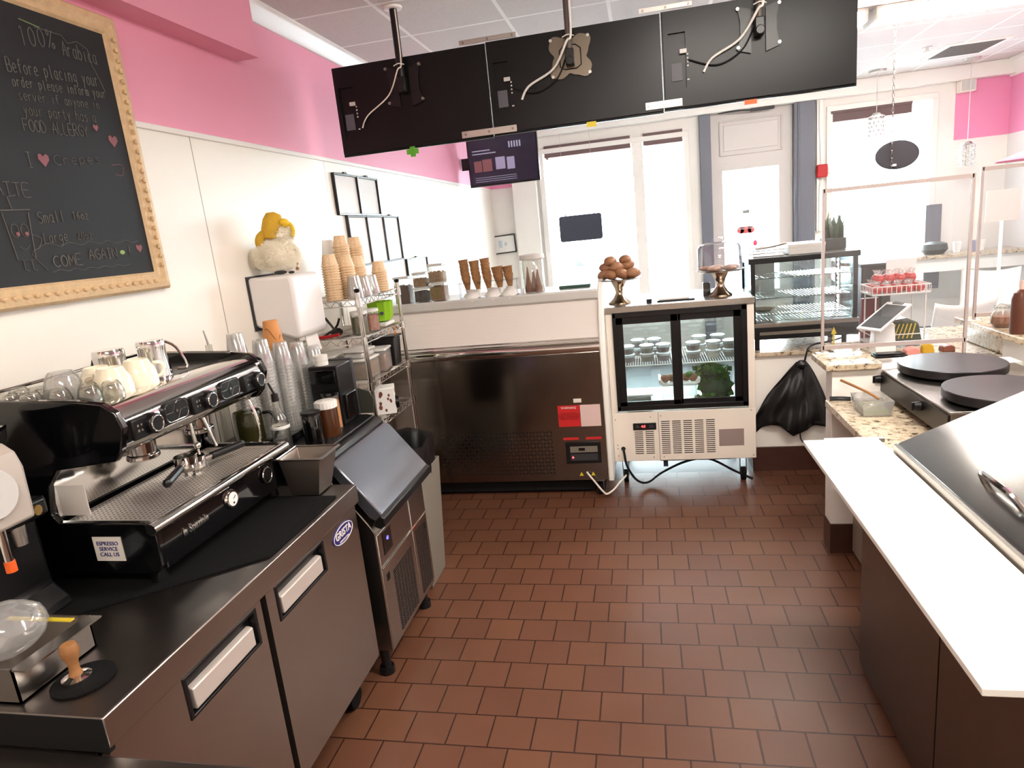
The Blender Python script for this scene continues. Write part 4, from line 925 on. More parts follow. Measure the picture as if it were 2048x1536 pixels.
m = MB(); m.lathe((0, 0, 0), [(0, -.02), (.045, 0), (.052, .04), (.047, .085), (.033, .115), (0, .125)], 20, Matrix.Translation(pp(-.01, .175)) @ Matrix.Rotation(R(-12), 4, Vector(fw)))
m.tube([pp(-.035, .2), pp(-.062, .18), pp(-.066, .15), pp(-.05, .135)], .024, 12); build(m, 'yellow_hat', 'yellow', t)
m = MB(); m.ball(pp(.055, .24, .03), .024, (1, 1, .9), 12); m.tube([pp(.05, .25, .03), pp(.082, .23, .03), pp(.09, .20, .03), pp(.082, .175, .03)], .010, 10); build(m, 'yellow_beak', mat('bright_yellow', (236, 196, 44), .6), t)
m = MB(); m.ball(pp(-.058, .135, .01), .016, n=10); build(m, 'red_bow', mat('dark_red', (150, 26, 30), .6), t)
m = MB(); m.ball(pp(.078, .105, .035), .0125, n=12); build(m, 'red_bead', mat('copper_red', (150, 56, 30), .3), t)
m = MB(); m.tube([pp(.08, .095, .035), pp(.082, .06, .035), pp(.08, .03, .035)], .002); m.ball(pp(.084, .045, .035), .006, n=8); m.ball(pp(.08, .022, .035), .009, n=8); build(m, 'bead_string', 'wood', t)
m = MB(); m.ball(pp(.0, .012, .05), .022, (1.6, .7, .45), 12); m.ball(pp(.05, .008, .045), .014, (1.2, .8, .5), 10); build(m, 'feet', 'dgrey', t)

# ------------------------------------------------------------------ grey bin with black bag
t = thing('waste_bin', 'slim grey waste bin lined with a black bag between ice machine and freezer', 'bin', (-1.28, 2.98, 0))
bx0, bx1, by0_, by1_ = -1.43, -1.145, 2.80, 3.30
m = MB()
V = [(bx0 + .03, by0_ + .05), (bx1 - .0, by0_ + .06), (bx1 - .0, by1_ - .22), (bx0 + .03, by1_ - .22)]; W = [(bx0, by0_), (bx1 + .03, by0_ + .01), (bx1 + .03, by1_ - .18), (bx0, by1_ - .18)]
lo = [Vector((a, b, .004)) for a, b in V]; hi = [Vector((a, b, .62)) for a, b in W]
m.poly(lo); [m.poly([lo[i], lo[(i + 1) % 4], hi[(i + 1) % 4], hi[i]]) for i in range(4)]
build(m, 'bin_body', 'grey_pl', t, solid=.006, bev=.02)
m = MB()
def bagf(u, v):
    a = 2 * math.pi * u; ca, sa = math.cos(a), math.sin(a); q = 4
    k = (abs(ca) ** q + abs(sa) ** q) ** (-1 / q)
    wv = 1 + .018 * math.sin(a * 9 + v * 5) + .012 * math.sin(a * 17)
    z = [.44, .60, .735, .76, .74, .60][min(5, int(v * 5 + .001))] + .012 * math.sin(a * 5) * (v > .2)
    s_ = [.97, 1.06, 1.10, 1.08, .99, .86][min(5, int(v * 5 + .001))]
    return Vector((-1.278 + .152 * k * ca * s_ * wv, 2.965 + .175 * k * sa * s_ * wv, z))
m.sheet(bagf, 64, 5); m2 = m; m.ball((-1.28, 2.96, .60), .11, (1.0, 1.2, .35), 14, jit=.25)
build(m, 'bin_bag', 'bag', t, smooth=60)

# ------------------------------------------------------------------ chrome wire rack
RX0, RX1, RY0, RY1 = -1.83, -1.45, 3.16, 3.73
t = thing('wire_rack', 'chrome wire shelving rack loaded with cups and tubs, left of the freezer', 'rack', (-1.64, 3.44, 0))
for x in (RX0, RX1):
    for y in (RY0, RY1):
        m = MB(); m.cyl((x, y, 0), (x, y, 1.50), .0125, n=14)
        for z in [.1 * i for i in range(2, 15)]: m.cyl((x, y, z), (x, y, z + .004), .0135, n=12)
        ps = build(m, 'post', 'chrome', t)
        m = MB(); m.cyl((x, y, 1.50), (x, y, 1.512), .011, .016); m.cyl((x, y, 1.512), (x, y, 1.52), .016, .010); build(m, 'post_cap', 'blk', ps)
for z in (1.462, 1.262, 1.02, .79, .25):
    m = MB()
    for zz in (z, z - .03): m.tube([(RX0, RY0, zz), (RX1, RY0, zz), (RX1, RY1, zz), (RX0, RY1, zz)], .0035, n=6, closed=True, smooth=0)
    k = int((RY1 - RY0) / .024)
    for i in range(1, k): y = RY0 + i * (RY1 - RY0) / k; m.cyl((RX0, y, z + .002), (RX1, y, z + .002), .0018, n=5)
    for x in (-1.70, -1.58): m.cyl((x, RY0, z - .004), (x, RY1, z - .004), .003, n=6)
    for y0, y1, X in ((RY0, RY1, RX1),):
        q = [(X, y0 + (y1 - y0) * i / 20, z - .03 * (i % 2)) for i in range(21)]; m.tube(q, .002, n=5, smooth=0)
    q = [(RX0 + (RX1 - RX0) * i / 12, RY0, z - .03 * (i % 2)) for i in range(13)]; m.tube(q, .002, n=5, smooth=0)
    for x in (RX0, RX1):
        for y in (RY0, RY1): m.cyl((x, y, z - .036), (x, y, z + .006), .018, .016, 14)
    build(m, 'wire_shelf', 'chrome', t)
Z1 = 1.4665
PC = [None]
for k, (x, y, zt, lab) in enumerate([(-1.655, 3.49, 1.80, 'patterned ice cream cup in the back left tall stack on the top rack shelf'),
        (-1.64, 3.64, 1.79, 'patterned ice cream cup in the back right tall stack on the top rack shelf'),
        (-1.61, 3.23, 1.71, 'patterned ice cream cup in the leftmost stack on the top rack shelf'),
        (-1.57, 3.335, 1.695, 'patterned ice cream cup in the middle front stack on the top rack shelf'),
        (-1.56, 3.455, 1.685, 'patterned ice cream cup in the front stack under the tallest stack'),
        (-1.50, 3.61, 1.64, 'patterned ice cream cup in the stack nearest the rack corner post')]):
    cupstack('ice_cream_cup', PC, x, y, Z1, zt, .062, .0135, 'print_cup', lab, lab.replace('ice cream cup in', 'ice cream cups of'), .042, .031)
cupstack('paper_cup', CW, -1.755, 3.54, Z1, 1.79, .10, .012, 'paper', 'pale paper cup in the stack against the wall on the rack', 'pale cups against the wall', .044, .031)
for k, (x, y, zt, lab) in enumerate([(-1.50, 3.25, 1.60, 'clear cup in the low stack at the front left of the top rack shelf'), (-1.495, 3.35, 1.585, 'clear cup in the low stack at the middle of the top rack shelf'),
        (-1.49, 3.45, 1.58, 'clear cup in the low stack before the patterned cups on the rack'), (-1.60, 3.16 + .0, 1.0, '')][:3]):
    cupstack('plastic_cup', CP, x, y, Z1, zt, .105, .0145, 'clear', lab, lab.replace('clear cup in', 'clear cups of'), .042, .029)
# second shelf
Z2 = 1.2665
jarthing('sprinkle_jar', -1.52, 3.29, Z2, .045, .11, mat('rainbow_bits', (96, 92, 60), .7, noise=.6, nscale=120), 'pale', 'clear jar of dark mixed sprinkles with white lid, left of the front post', lidh=.016)
jarthing('sprinkle_jar', -1.51, 3.42, Z2, .045, .105, mat('nutty_bits', (168, 110, 84), .7, noise=.6, nscale=110), 'pale', 'clear jar of pinkish brown toppings with white lid, behind the rack post', lidh=.016)
t = thing('sieve', 'lime green mesh sieve basket with a dark blue handle on the rack', 'sieve', (-1.53, 3.60, Z2))
m = MB(); m.lathe((-1.53, 3.62, Z2 + .024), [(0, 0), (.052, .004), (.068, .03), (.074, .11), (.078, .115), (.07, .115), (.062, .03), (0, .01)], 36, None, lambda a, z: 1 + .05 * math.sin(12 * a)); build(m, 'basket', 'green', t)
m = MB(); m.tube([(-1.50, 3.55, Z2 + .075), (-1.46, 3.47, Z2 + .085), (-1.44, 3.42, Z2 + .09)], .010); build(m, 'handle', mat('dark_blue', (34, 40, 62), .4), t)
m = MB(); m.box(-1.60, -1.475, 3.54, 3.68, Z2, Z2 + .022); solo(m, 'plastic_tub', 'pale', 'shallow white tub under the lime green sieve', 'tub', bev=.006)
t = thing('tong_set', 'black tongs and spatulas lying with a red grip on the second rack shelf', 'tongs', (-1.66, 3.22, Z2))
m = MB(); m.tube([(-1.70, 3.2, Z2 + .012), (-1.64, 3.24, Z2 + .05), (-1.60, 3.22, Z2 + .10)], .006); m.tube([(-1.62, 3.21, Z2 + .012), (-1.64, 3.22, Z2 + .05), (-1.68, 3.22, Z2 + .11)], .007); m.ball((-1.63, 3.23, Z2 + .03), .03, (1.2, 1, .8), 10); build(m, 'tong_arms', 'blk', t)
m = MB(); m.tube([(-1.72, 3.19, Z2 + .01), (-1.66, 3.20, Z2 + .012), (-1.60, 3.19, Z2 + .02)], .009); build(m, 'red_grip', 'red', t)
# third shelf
Z3 = 1.0245
def tub(x, y, z, sx, sy, h, fill, lab, rot=0):
    t = thing('food_tub', lab, 'tub', (x, y, z))
    M4 = Matrix.Translation((x, y, z)) @ Matrix.Rotation(rot, 4, 'Z')
    m = MB(); m.box(-sx, sx, -sy, sy, 0, h, M4); build(m, 'tub_body', 'clear', t, bev=.008)
    m = MB(); m.box(-sx * .94, sx * .94, -sy * .94, sy * .94, .003, h * .8, M4); build(m, 'contents', fill, t, bev=.01)
    m = MB(); m.box(-sx * 1.06, sx * 1.06, -sy * 1.06, sy * 1.06, h, h + .014, M4); build(m, 'lid', 'pale', t, bev=.005)
tub(-1.56, 3.31, Z3, .075, .085, .10, 'nuts', 'food tub with white lid and brown crumbs on the third rack shelf, left')
tub(-1.545, 3.50, Z3, .07, .07, .115, 'cereal', 'food tub with tilted white lid and mixed cereal on the third rack shelf, right', R(8))
tub(-1.73, 3.34, Z3, .06, .12, .13, 'fluff', 'tall pale tub at the back of the third rack shelf', 0)
tub(-1.56, 3.31, Z3 + .115, .06, .07, .035, 'pale', 'small flat tub stacked on the brown crumb tub', R(-5))
t = thing('utensil_bin', 'black utensil bin with an orange spatula at the far end of the rack', 'utensil bin', (-1.53, 3.65, Z3))
m = MB(); m.prism([(-1.60, Z3), (-1.475, Z3), (-1.465, Z3 + .17), (-1.61, Z3 + .17)], 'y', 3.595, 3.70); m.box(-1.62, -1.455, 3.588, 3.708, Z3 + .165, Z3 + .177); build(m, 'bin_body', 'blk', t, bev=.003)
m = MB(); m.box(-1.488, -1.484, 3.67, 3.70, Z3 + .175, Z3 + .225); build(m, 'spatula', mat('orange_spatula', (226, 142, 48), .5), t, bev=.001)
m = MB(); m.tube([(-1.60, 3.60, Z3 + .176), (-1.58, 3.50, Z3 + .18), (-1.56, 3.45, Z3 + .165)], .012); build(m, 'ladle_handle', 'blk', t)
# lower shelf box
t = thing('patterned_box', 'white box with brown spots and a black round lid on the lower rack shelf', 'box', (-1.50, 3.40, .7945))
m = MB(); M4 = Matrix.Translation((-1.50, 3.40, .7945)) @ Matrix.Rotation(R(20), 4, 'Z'); m.box(-.07, .07, -.06, .06, 0, .15, M4); build(m, 'box_body', 'paper', t, bev=.004)
m = MB()
for k in range(12):
    u, v = random.uniform(-.055, .055), random.uniform(.02, .13); p = M4 @ Vector((u, -.061, v)); m.ball(p, random.uniform(.006, .012), (1, .15, 1.4), 8, Matrix.Rotation(R(20), 4, 'Z'))
    u, v = random.uniform(-.05, .05), random.uniform(.02, .13); p = M4 @ Vector((.071, u, v)); m.ball(p, random.uniform(.006, .012), (.15, 1, 1.4), 8, Matrix.Rotation(R(20), 4, 'Z'))
build(m, 'brown_spots', mat('spot_brown', (112, 60, 50), .6), t)
m = MB(); m.cyl((-1.428, 3.40, .855), (-1.408, 3.408, .855), .036, n=22); build(m, 'round_lid', 'blk', t)

# ------------------------------------------------------------------ framed menus on the left wall
def menu(y0, y1, z0, z1, n, label, col='blk'):
    t = thing('menu_board', label, 'frame', (XL + .01, (y0 + y1) / 2, z0))
    m = MB(); c = .012
    m.box(XL + .001, XL + .02, y0, y1, z1 - c, z1); m.box(XL + .001, XL + .02, y0, y1, z0, z0 + c)
    for i in range(n + 1): y = y0 + (y1 - y0) * i / n; m.box(XL + .001, XL + .022, y - c / 2, y + c / 2, z0, z1)
    build(m, 'frame', col, t, bev=.002)
    m = MB(); m.box(XL + .001, XL + .008, y0, y1, z0, z1); build(m, 'menu_sheet', 'paper', t)
    m = MB()
    for i in range(n): y = y0 + (y1 - y0) * (i + .5) / n; m.box(XL + .006, XL + .018, y - .02, y + .02, z1 - .004, z1 + .012)
    build(m, 'clip', 'dgrey', t)
menu(3.92, 4.60, 1.93, 2.185, 2, 'upper two-panel white menu frame on the left wall near the screens')
menu(4.03, 4.93, 1.60, 1.93, 3, 'three-panel white menu frame with dark uprights on the left wall above the rack', 'dgrey')
menu(5.0, 5.5, 1.45, 1.60, 1, 'small low menu frame on the left wall behind the rack corner')

# ------------------------------------------------------------------ screens hanging from the ceiling, seen from behind
TY = 3.735; TW = .905
xs = [-1.672, -.777, .139, 1.066]
def cable(mb, pts, r=.006): mb.tube(pts, r, n=8, smooth=6)
labs = ['left hanging screen seen from behind, nearest the left wall, with a thin white cable', 'middle hanging screen seen from behind, with a large steel mounting plate', 'right hanging screen seen from behind, with an open connector recess']
for k in range(3):
    x0, x1 = xs[k] + .003, xs[k + 1] - .003; z0, z1 = 2.237 + .006 * k, 2.715 + .004 * k
    t = thing('hanging_screen', labs[k], 'screen', ((x0 + x1) / 2, TY, z0), 'three hanging screens')
    # back shell with a shallow rounded bulge, open recess on the left
    rx0, rx1, rz0, rz1 = x0 + .03, x0 + .115, z0 + .10, z0 + .365
    m = MB(); m.box(x0, x1, TY + .018, TY + .035, z0, z1)
    m.box(x0 + .006, x1 - .006, TY + .001, TY + .02, rz1, z1 - .006); m.box(x0 + .006, x1 - .006, TY + .001, TY + .02, z0 + .012, rz0)
    m.box(x0 + .006, rx0, TY + .001, TY + .02, rz0, rz1); m.box(rx1, x1 - .006, TY + .001, TY + .02, rz0, rz1)
    build(m, 'back_shell', 'blk_tv', t)
    m = MB(); m.box(x0 + .008, x1 - .008, TY + .035, TY + .037, z0 + .01, z1 - .008); build(m, 'display_glass', 'blk_gloss', t)
    m = MB(); m.box(rx0 + .012, rx1 - .02, TY + .012, TY + .0175, rz0 + .04, rz0 + .125); build(m, 'rating_label', mat('label_grey', (88, 88, 96), .5), t)
    m = MB()
    for i in range(4): m.box(rx1 + .004, rx1 + .012, TY - .003, TY + .001, rz0 + .10 + i * .018, rz0 + .108 + i * .018)
    m.box(rx1 - .03, rx1 + .004, TY - .005, TY + .008, rz0 + .165, rz0 + .185); m.box(rx1 + .002, rx1 + .014, TY - .003, TY + .001, rz0 + .035, rz0 + .042)
    build(m, 'connectors', 'lgrey', t, bev=.001)
    # mount
    cx = (x0 + x1) / 2 + (-.03 if k == 0 else .0 if k == 1 else .055) ; cz = z0 + .335
    if k == 0: cx = -1.245
    if k == 1: cx = -.325
    if k == 2: cx = .605
    mt = MB()
    if k == 1:
        q = []
        for i in range(80):
            a = 2 * math.pi * i / 80; rr = .112 + .026 * math.cos(4 * (a - math.pi / 4)) + .004 * math.sin(12 * a)
            q.append((cx + rr * math.cos(a), cz + .0 + rr * math.sin(a) * .95))
        mt.prism(q, 'y', TY - .012, TY - .007)
        pl = build(mt, 'mount_plate', mat('mount_grey', (118, 108, 96), .35, .8), t)
        mt = MB(); mt.tube([(cx - .055, TY - .014, cz - .045), (cx - .055, TY - .014, cz + .035), (cx - .03, TY - .014, cz + .055), (cx + .03, TY - .014, cz + .055), (cx + .055, TY - .014, cz + .035), (cx + .055, TY - .014, cz - .045), (cx + .03, TY - .014, cz - .06), (cx - .03, TY - .014, cz - .06)], .003, n=6, closed=True, smooth=0); build(mt, 'plate_groove', 'blk', pl)
    else:
        for sx in (-1, 1):
            mt.prism([(cx + sx * .035, cz - .12), (cx + sx * .10, cz - .10), (cx + sx * .085, cz - .03), (cx + sx * .085, cz + .03), (cx + sx * .10, cz + .10), (cx + sx * .035, cz + .08)], 'y', TY - .012, TY - .007)
        pl = build(mt, 'mount_plate', 'blk', t)
    for sx in (-1, 1):
        for sz in (-.088, .088):
            mt = MB(); mt.cyl((cx + sx * .097, TY - .002, cz + sz), (cx + sx * .097, TY - .018, cz + sz), .008, n=12); build(mt, 'bolt', 'alu' if k != 0 else 'grey_pl', pl)
    mt = MB(); mt.box(cx - .022, cx + .022, TY - .06, TY - .012, cz - .05, cz + .03); mt.cyl((cx + .0, TY - .07, cz - .03), (cx, TY - .01, cz - .03), .022); build(mt, 'tilt_joint', 'blk', t, bev=.004)
    mt = MB(); mt.cyl((cx - .0, TY - .04, cz), (cx - .0, TY - .04, ZC - .002), .0165 if k else .020, n=16); po = build(mt, 'pole', 'blk' if k == 0 else mat('pole_grey', (84, 76, 70), .4), t)
    mt = MB(); mt.cyl((cx, TY - .04, ZC - .0005), (cx, TY - .04, ZC - .012), .05, .048, 24); build(mt, 'ceiling_flange', 'gloss_white', t)
    cb = MB(); ex = {0: (-1.53, 2.378), 1: (-.605, 2.405), 2: (.335, 2.41)}[k]
    cable(cb, [(cx + .018, TY - .062, ZC - .02), (cx + .016, TY - .064, cz + .10), (cx - .01, TY - .066, cz + .06), (cx - .09, TY - .03, cz - .05), (ex[0] + .05, TY - .012, ex[1] + .06), (ex[0] + .005, TY - .006, ex[1])], .0038 if k == 0 else .0062)
    cbo = build(cb, 'cable', 'cream' if k == 0 else 'pale', t)
    cb = MB(); cb.tube([(cx - .03, TY - .06, cz + .085), (cx, TY - .068, cz + .092), (cx + .03, TY - .06, cz + .085)], .003); build(cb, 'cable_tie', 'pale', cbo)
    if k: 
        cb = MB(); cable(cb, [(cx - .02, TY - .03, cz), (cx - .08, TY - .012, cz - .10), (cx - .2, TY - .008, cz - .15), (rx1 + .01, TY - .006, rz0 + .13)], .004); build(cb, 'power_cable', 'blk', t)
    if k == 1: cb = MB(); cb.box(cx - .25, cx - .19, TY - .003, TY + .002, cz - .125, cz - .121); build(cb, 'vent_slit', 'blk_matte', t)
    m = MB(); m.box(x0 + .1, x0 + .35, TY - .001, TY + .002, z0 + .002, z0 + .010); m.box(x1 - .4, x1 - .2, TY - .001, TY + .002, z0 + .002, z0 + .010); build(m, 'lower_vent', 'blk_matte', t)
def bracket(x0, x1, z0, z1, lab):
    t = thing('joining_bracket', lab, 'bracket', ((x0 + x1) / 2, TY - .012, z0))
    m = MB(); m.box(x0, x1, TY - .006, TY + .0005, z0, z1); m.box(x0, x1, TY - .006, TY + .018, z1, z1 + .003) if z0 > 2.5 else None; build(m, 'bar', 'alu', t, bev=.001)
    m = MB()
    for f_ in (.07, .5, .93): m.cyl((x0 + (x1 - x0) * f_, TY - .006, (z0 + z1) / 2), (x0 + (x1 - x0) * f_, TY - .011, (z0 + z1) / 2), .006, n=10)
    build(m, 'screws', 'steel_dull', t)
bracket(-.952, -.643, 2.250, 2.285, 'metal bar joining the left and middle screens along their lower edge')
bracket(.045, .231, 2.265, 2.302, 'short metal bar joining the middle and right screens along their lower edge')
bracket(-.913, -.601, 2.718, 2.738, 'metal bar joining the left and middle screens along their top edge')
bracket(.035, .295, 2.726, 2.746, 'metal bar joining the middle and right screens along their top edge')
m = MB(); m.box(-1.262, -1.232, TY - .004, TY + .0, 2.190, 2.245); m.box(-1.285, -1.215, TY + .001, TY + .006, 2.205, 2.232); solo(m, 'paper_tag', 'green_tag', 'green and yellow paper tag on the lower edge of the left screen', 'tag')
m = MB(); m.box(-.265, -.215, TY - .002, TY + .0, 2.222, 2.248); solo(m, 'paper_tag', 'yellow_tag', 'yellow tag on the lower edge of the middle screen', 'tag')
m = MB(); m.box(.535, .595, TY - .002, TY + .0, 2.228, 2.25); solo(m, 'paper_tag', 'orange', 'orange tag on the lower edge of the right screen', 'tag')

# menu screen by the window
t = thing('menu_screen', 'dark menu screen with small pictures mounted high near the left window', 'screen', (-1.40, 7.0, 2.22))
m = MB(); m.box(-1.755, -1.01, 7.0, 7.05, 2.215, 2.70); build(m, 'screen_case', 'blk', t, bev=.004)
m = MB(); m.box(-1.74, -1.025, 6.997, 7.0, 2.235, 2.685); sc_ = build(m, 'screen_glass', mat('menu_screen_dark', (30, 26, 38), .2, emit=.25), t)
m = MB()
for k in range(2): m.box(-1.70, -1.45 - .06 * (1 - k), 6.995, 6.997, 2.565 - k * .03, 2.575 - k * .03)
for k in range(5): m.box(-1.31 + k * .028, -1.295 + k * .028, 6.995, 6.997, 2.57, 2.63)
for k in range(3): m.box(-1.69, -1.25, 6.995, 6.997, 2.30 - k * .02, 2.304 - k * .02)
build(m, 'screen_text_lines', mat('screen_text', (150, 150, 170), .5, emit=.12), sc_)
m = MB(); m.box(-1.69, -1.61, 6.995, 6.997, 2.36, 2.47); m.box(-1.60, -1.50, 6.995, 6.997, 2.36, 2.48); build(m, 'dish_picture', mat('pic_red', (120, 76, 78), .5, emit=.1), sc_)
m = MB(); m.box(-1.46, -1.36, 6.995, 6.997, 2.37, 2.49); m.box(-1.34, -1.26, 6.995, 6.997, 2.36, 2.48); build(m, 'cup_picture', mat('pic_violet', (140, 132, 160), .5, emit=.12), sc_)
m = MB(); m.box(-1.84, -1.70, 7.05, 7.08, 2.40, 2.52); m.box(-1.70, -1.4, 7.05, 7.09, 2.38, 2.54); build(m, 'wall_arm', 'blk', t)

# ------------------------------------------------------------------ ice cream freezer
FX0, FX1 = -1.76, -.302
t = thing('ice_cream_freezer', 'long dipping freezer with dark steel front and white sliding lids', 'freezer', (-1.03, 4.5, 0))
m = MB(); m.box(FX0, FX1, 4.002, 4.90, .11, .955); build(m, 'steel_front', 'steel_dark', t, bev=.003)
m = MB(); m.box(FX0 + .03, FX1 - .03, 4.05, 4.86, .025, .11); build(m, 'kick_panel', 'blk_matte', t)
m = MB(); m.prism([(4.002, .955), (3.992, .965), (3.992, 1.0), (4.002, 1.012), (4.03, 1.02), (4.9, 1.02), (4.9, .955)], 'x', FX0, FX1); build(m, 'chrome_band', 'chrome', t, smooth=60)
m = MB(); m.cyl((FX0, 4.0, 1.022), (FX1, 4.0, 1.022), .006, n=10); m.cyl((FX0, 4.01, 1.04), (FX1, 4.01, 1.04), .004, n=10); build(m, 'lid_rail', 'chrome', t)
m = MB(); m.prism([(4.012, 1.02), (4.135, 1.262), (4.155, 1.262), (4.035, 1.02)], 'x', FX0, FX1); build(m, 'sliding_lid', mat('lid_white', (222, 214, 208), .25, bump=.15, bscale=14, stretch=(.3, 1, 6)), t)
m = MB(); m.prism([(4.13, 1.262), (4.118, 1.275), (4.12, 1.318), (4.132, 1.328), (4.16, 1.3245), (4.60, 1.3245), (4.60, 1.262)], 'x', FX0, FX1); build(m, 'top_shelf', 'lgrey', t, bev=.002)
m = MB(); m.prism([(4.60, 1.315), (4.86, 1.10), (4.90, 1.02), (4.88, 1.02), (4.84, 1.09), (4.59, 1.30)], 'x', FX0, FX1); build(m, 'curved_glass', 'glass_case', t)
sp = [(3.985, .105), (4.92, .105), (4.92, 1.02), (4.86, 1.12), (4.62, 1.34), (4.45, 1.375), (4.30, 1.372), (4.20, 1.35), (4.125, 1.29), (4.06, 1.17), (3.998, 1.03), (3.985, 1.0)]
m = MB(); m.prism(sp, 'x', FX1, FX1 + .035); build(m, 'end_panel', 'gloss_white', t, bev=.008)
m = MB(); m.prism(sp, 'x', FX0 - .035, FX0); build(m, 'end_panel', 'gloss_white', t, bev=.008)
m = MB()
for i in range(34):
    for j in range(12):
        cx = -1.395 + i * .0225; cz = .165 + j * .0255; a = R(45 if (i + j) % 2 == 0 else -45)
        m.box(-.009, .009, -.001, .001, -.0032, .0032, Matrix.Translation((cx, 4.001, cz)) @ Matrix.Rotation(a, 4, 'Y'))
build(m, 'vent_slots', 'blk_matte', t)
m = MB(); m.box(-.595, -.455, 3.9995, 4.0015, .478, .618); lb = build(m, 'warning_label', 'redlab', t)
text('WARNING', 'label_heading', 'paper', lb, .02, frame((-.525, 3.999, .602), (1, 0, 0), (0, 0, 1)))
text('KEEP LID CLOSED\nDO NOT BLOCK VENTS\nCHECK TEMPERATURE\nUNPLUG TO CLEAN', 'label_text', mat('dark_red_text', (110, 16, 18), .6), lb, .0125, frame((-.525, 3.999, .548), (1, 0, 0), (0, 0, 1)))
m = MB(); m.box(-.452, -.325, 3.9995, 4.0015, .476, .618); build(m, 'notice_label', 'pinklab', t)
m = MB(); m.box(-.49, -.44, 3.9995, 4.0015, .635, .66); build(m, 'small_label', 'whitelab', t)
for a, b in ((-.575, -.475), (-.43, -.33)):
    m = MB(); m.box(a, b, 3.9995, 4.0015, .388, .404); build(m, 'red_strip_label', 'redlab', t)
m = MB(); m.box(-.565, -.34, 3.994, 4.002, .228, .372); cp_ = build(m, 'control_unit', 'blk', t, bev=.002)
m = MB(); m.box(-.535, -.36, 3.991, 3.994, .305, .345); build(m, 'control_strip', 'grey_pl', cp_)
m = MB(); m.box(-.48, -.44, 3.989, 3.991, .317, .335); build(m, 'readout', 'blk_gloss', cp_)
m = MB(); m.box(-.535, -.36, 3.991, 3.994, .25, .295); build(m, 'socket_cover', 'dgrey', cp_)
m = MB(); m.cyl((-.52, 3.9905, .272), (-.52, 3.99, .272), .006, n=10); build(m, 'red_lamp', 'red_led', cp_)
for sx in (-.475, -.40):
    m = MB(); m.prism([(sx - .014, .142), (sx + .014, .142), (sx, .168)], 'y', 3.999, 4.0015); build(m, 'hazard_sticker', 'yellow_tag', t)
m = MB(); m.tube([(-.44, 4.0, .165), (-.42, 3.975, .15), (-.38, 3.96, .10), (-.34, 3.95, .05), (-.315, 3.96, .03), (-.27, 3.99, .05), (-.235, 4.03, .08), (-.20, 4.12, .085), (-.21, 4.3, .02)], .006, smooth=5); solo(m, 'power_cord', 'cream', 'cream power cord looping on the floor at the freezer corner', 'cord')
def caster(par, x, y, ztop, r=.04):
    m = MB(); m.box(x - .03, x + .03, y - .03, y + .03, ztop - .008, ztop); m.prism([(y - .02, ztop - .006), (y + .03, ztop - .006), (y + .02, r), (y - .005, r)], 'x', x - .022, x - .018); m.prism([(y - .02, ztop - .006), (y + .03, ztop - .006), (y + .02, r), (y - .005, r)], 'x', x + .018, x + .022); c = build(m, 'caster', 'steel_dull', par)
    m = MB(); m.cyl((x - .015, y + .005, r), (x + .015, y + .005, r), r, n=20); build(m, 'wheel', 'rubber', c)
for x in (-1.65, -.36): caster(t, x, 4.03, .11, .035); caster(t, x, 4.82, .11, .035)

# jars and cones on the freezer shelf
ZF = 1.3255
def sqjar(x, y, z, r, h, fill, lab, fh=.7, lid=True):
    t = thing('storage_jar', lab, 'jar', (x, y, z))
    m = MB(); m.box(x - r, x + r, y - r, y + r, z, z + h); build(m, 'jar_body', 'jar', t, bev=.006)
    m = MB(); m.box(x - r * .92, x + r * .92, y - r * .92, y + r * .92, z + .004, z + h * fh)
    for k in range(14): m.ball((x + random.uniform(-.8, .8) * r, y + random.uniform(-.8, .8) * r, z + h * fh), .009, n=6)
    build(m, 'contents', fill, t)
    if lid: m = MB(); m.box(x - r * 1.05, x + r * 1.05, y - r * 1.05, y + r * 1.05, z + h, z + h + .014); build(m, 'lid', 'lgrey', t, bev=.003)
sqjar(-1.598, 4.23, ZF, .052, .165, 'choc', 'tall clear storage jar of dark chocolate pieces, leftmost on the freezer')
sqjar(-1.468, 4.23, ZF, .048, .085, mat('dark_cocoa', (52, 34, 30), .8), 'lower clear jar of dark cocoa powder on the freezer', .82)
sqjar(-1.468, 4.23, ZF + .10, .046, .085, 'nuts', 'clear jar of chopped nuts stacked on the cocoa jar', .62)
sqjar(-1.352, 4.23, ZF, .052, .105, 'cereal', 'lower clear jar of brown crumbs on the freezer', .9)
sqjar(-1.352, 4.23, ZF + .12, .050, .11, 'nuts', 'clear jar of pale nuts stacked highest on the brown crumb jar', .62)
labs5 = ['leftmost tall stack of waffle cones in white paper on the freezer', 'second waffle cone stack from the left on the freezer', 'middle waffle cone stack, the tallest beside the shorter pair', 'shorter wide-mouthed waffle cone stack right of the three tall ones', 'short waffle cone stack at the right end of the cone row']
for k, (x, zt) in enumerate([(-1.148, 1.578), (-1.078, 1.566), (-1.005, 1.575), (-.93, 1.515), (-.862, 1.512)]):
    t = thing('waffle_cone_stack', labs5[k], 'waffle cones', (x, 4.22, ZF))
    ln = Matrix.Translation((x, 4.22, ZF)) @ Matrix.Rotation(R(-4), 4, 'Y') @ Matrix.Translation((-x, -4.22, -ZF))
    m = MB(); h = zt - ZF; top = .035 if k != 3 else .039
    pr = [(0, .002), (.004, .004), (top * .78, .115)]
    zc = .115
    while zc < h - .03: pr += [(top * .80, zc), (top * .9, zc + .024)]; zc += .026
    pr += [(top * .86, zc), (top, h), (top * .86, h), (top * .6, h - .05), (0, h - .07)]
    m.lathe((x, 4.22, ZF), pr, 22, ln, lambda a, z: 1 + .03 * math.sin(3 * a + z * 60)); build(m, 'cones', 'cone', t)
    m = MB(); m.lathe((x, 4.22, ZF), [(.012, .0), (.017, .05), (.03, .055), (.032, .052)], 10, ln); build(m, 'paper_sleeve', 'paper', t)
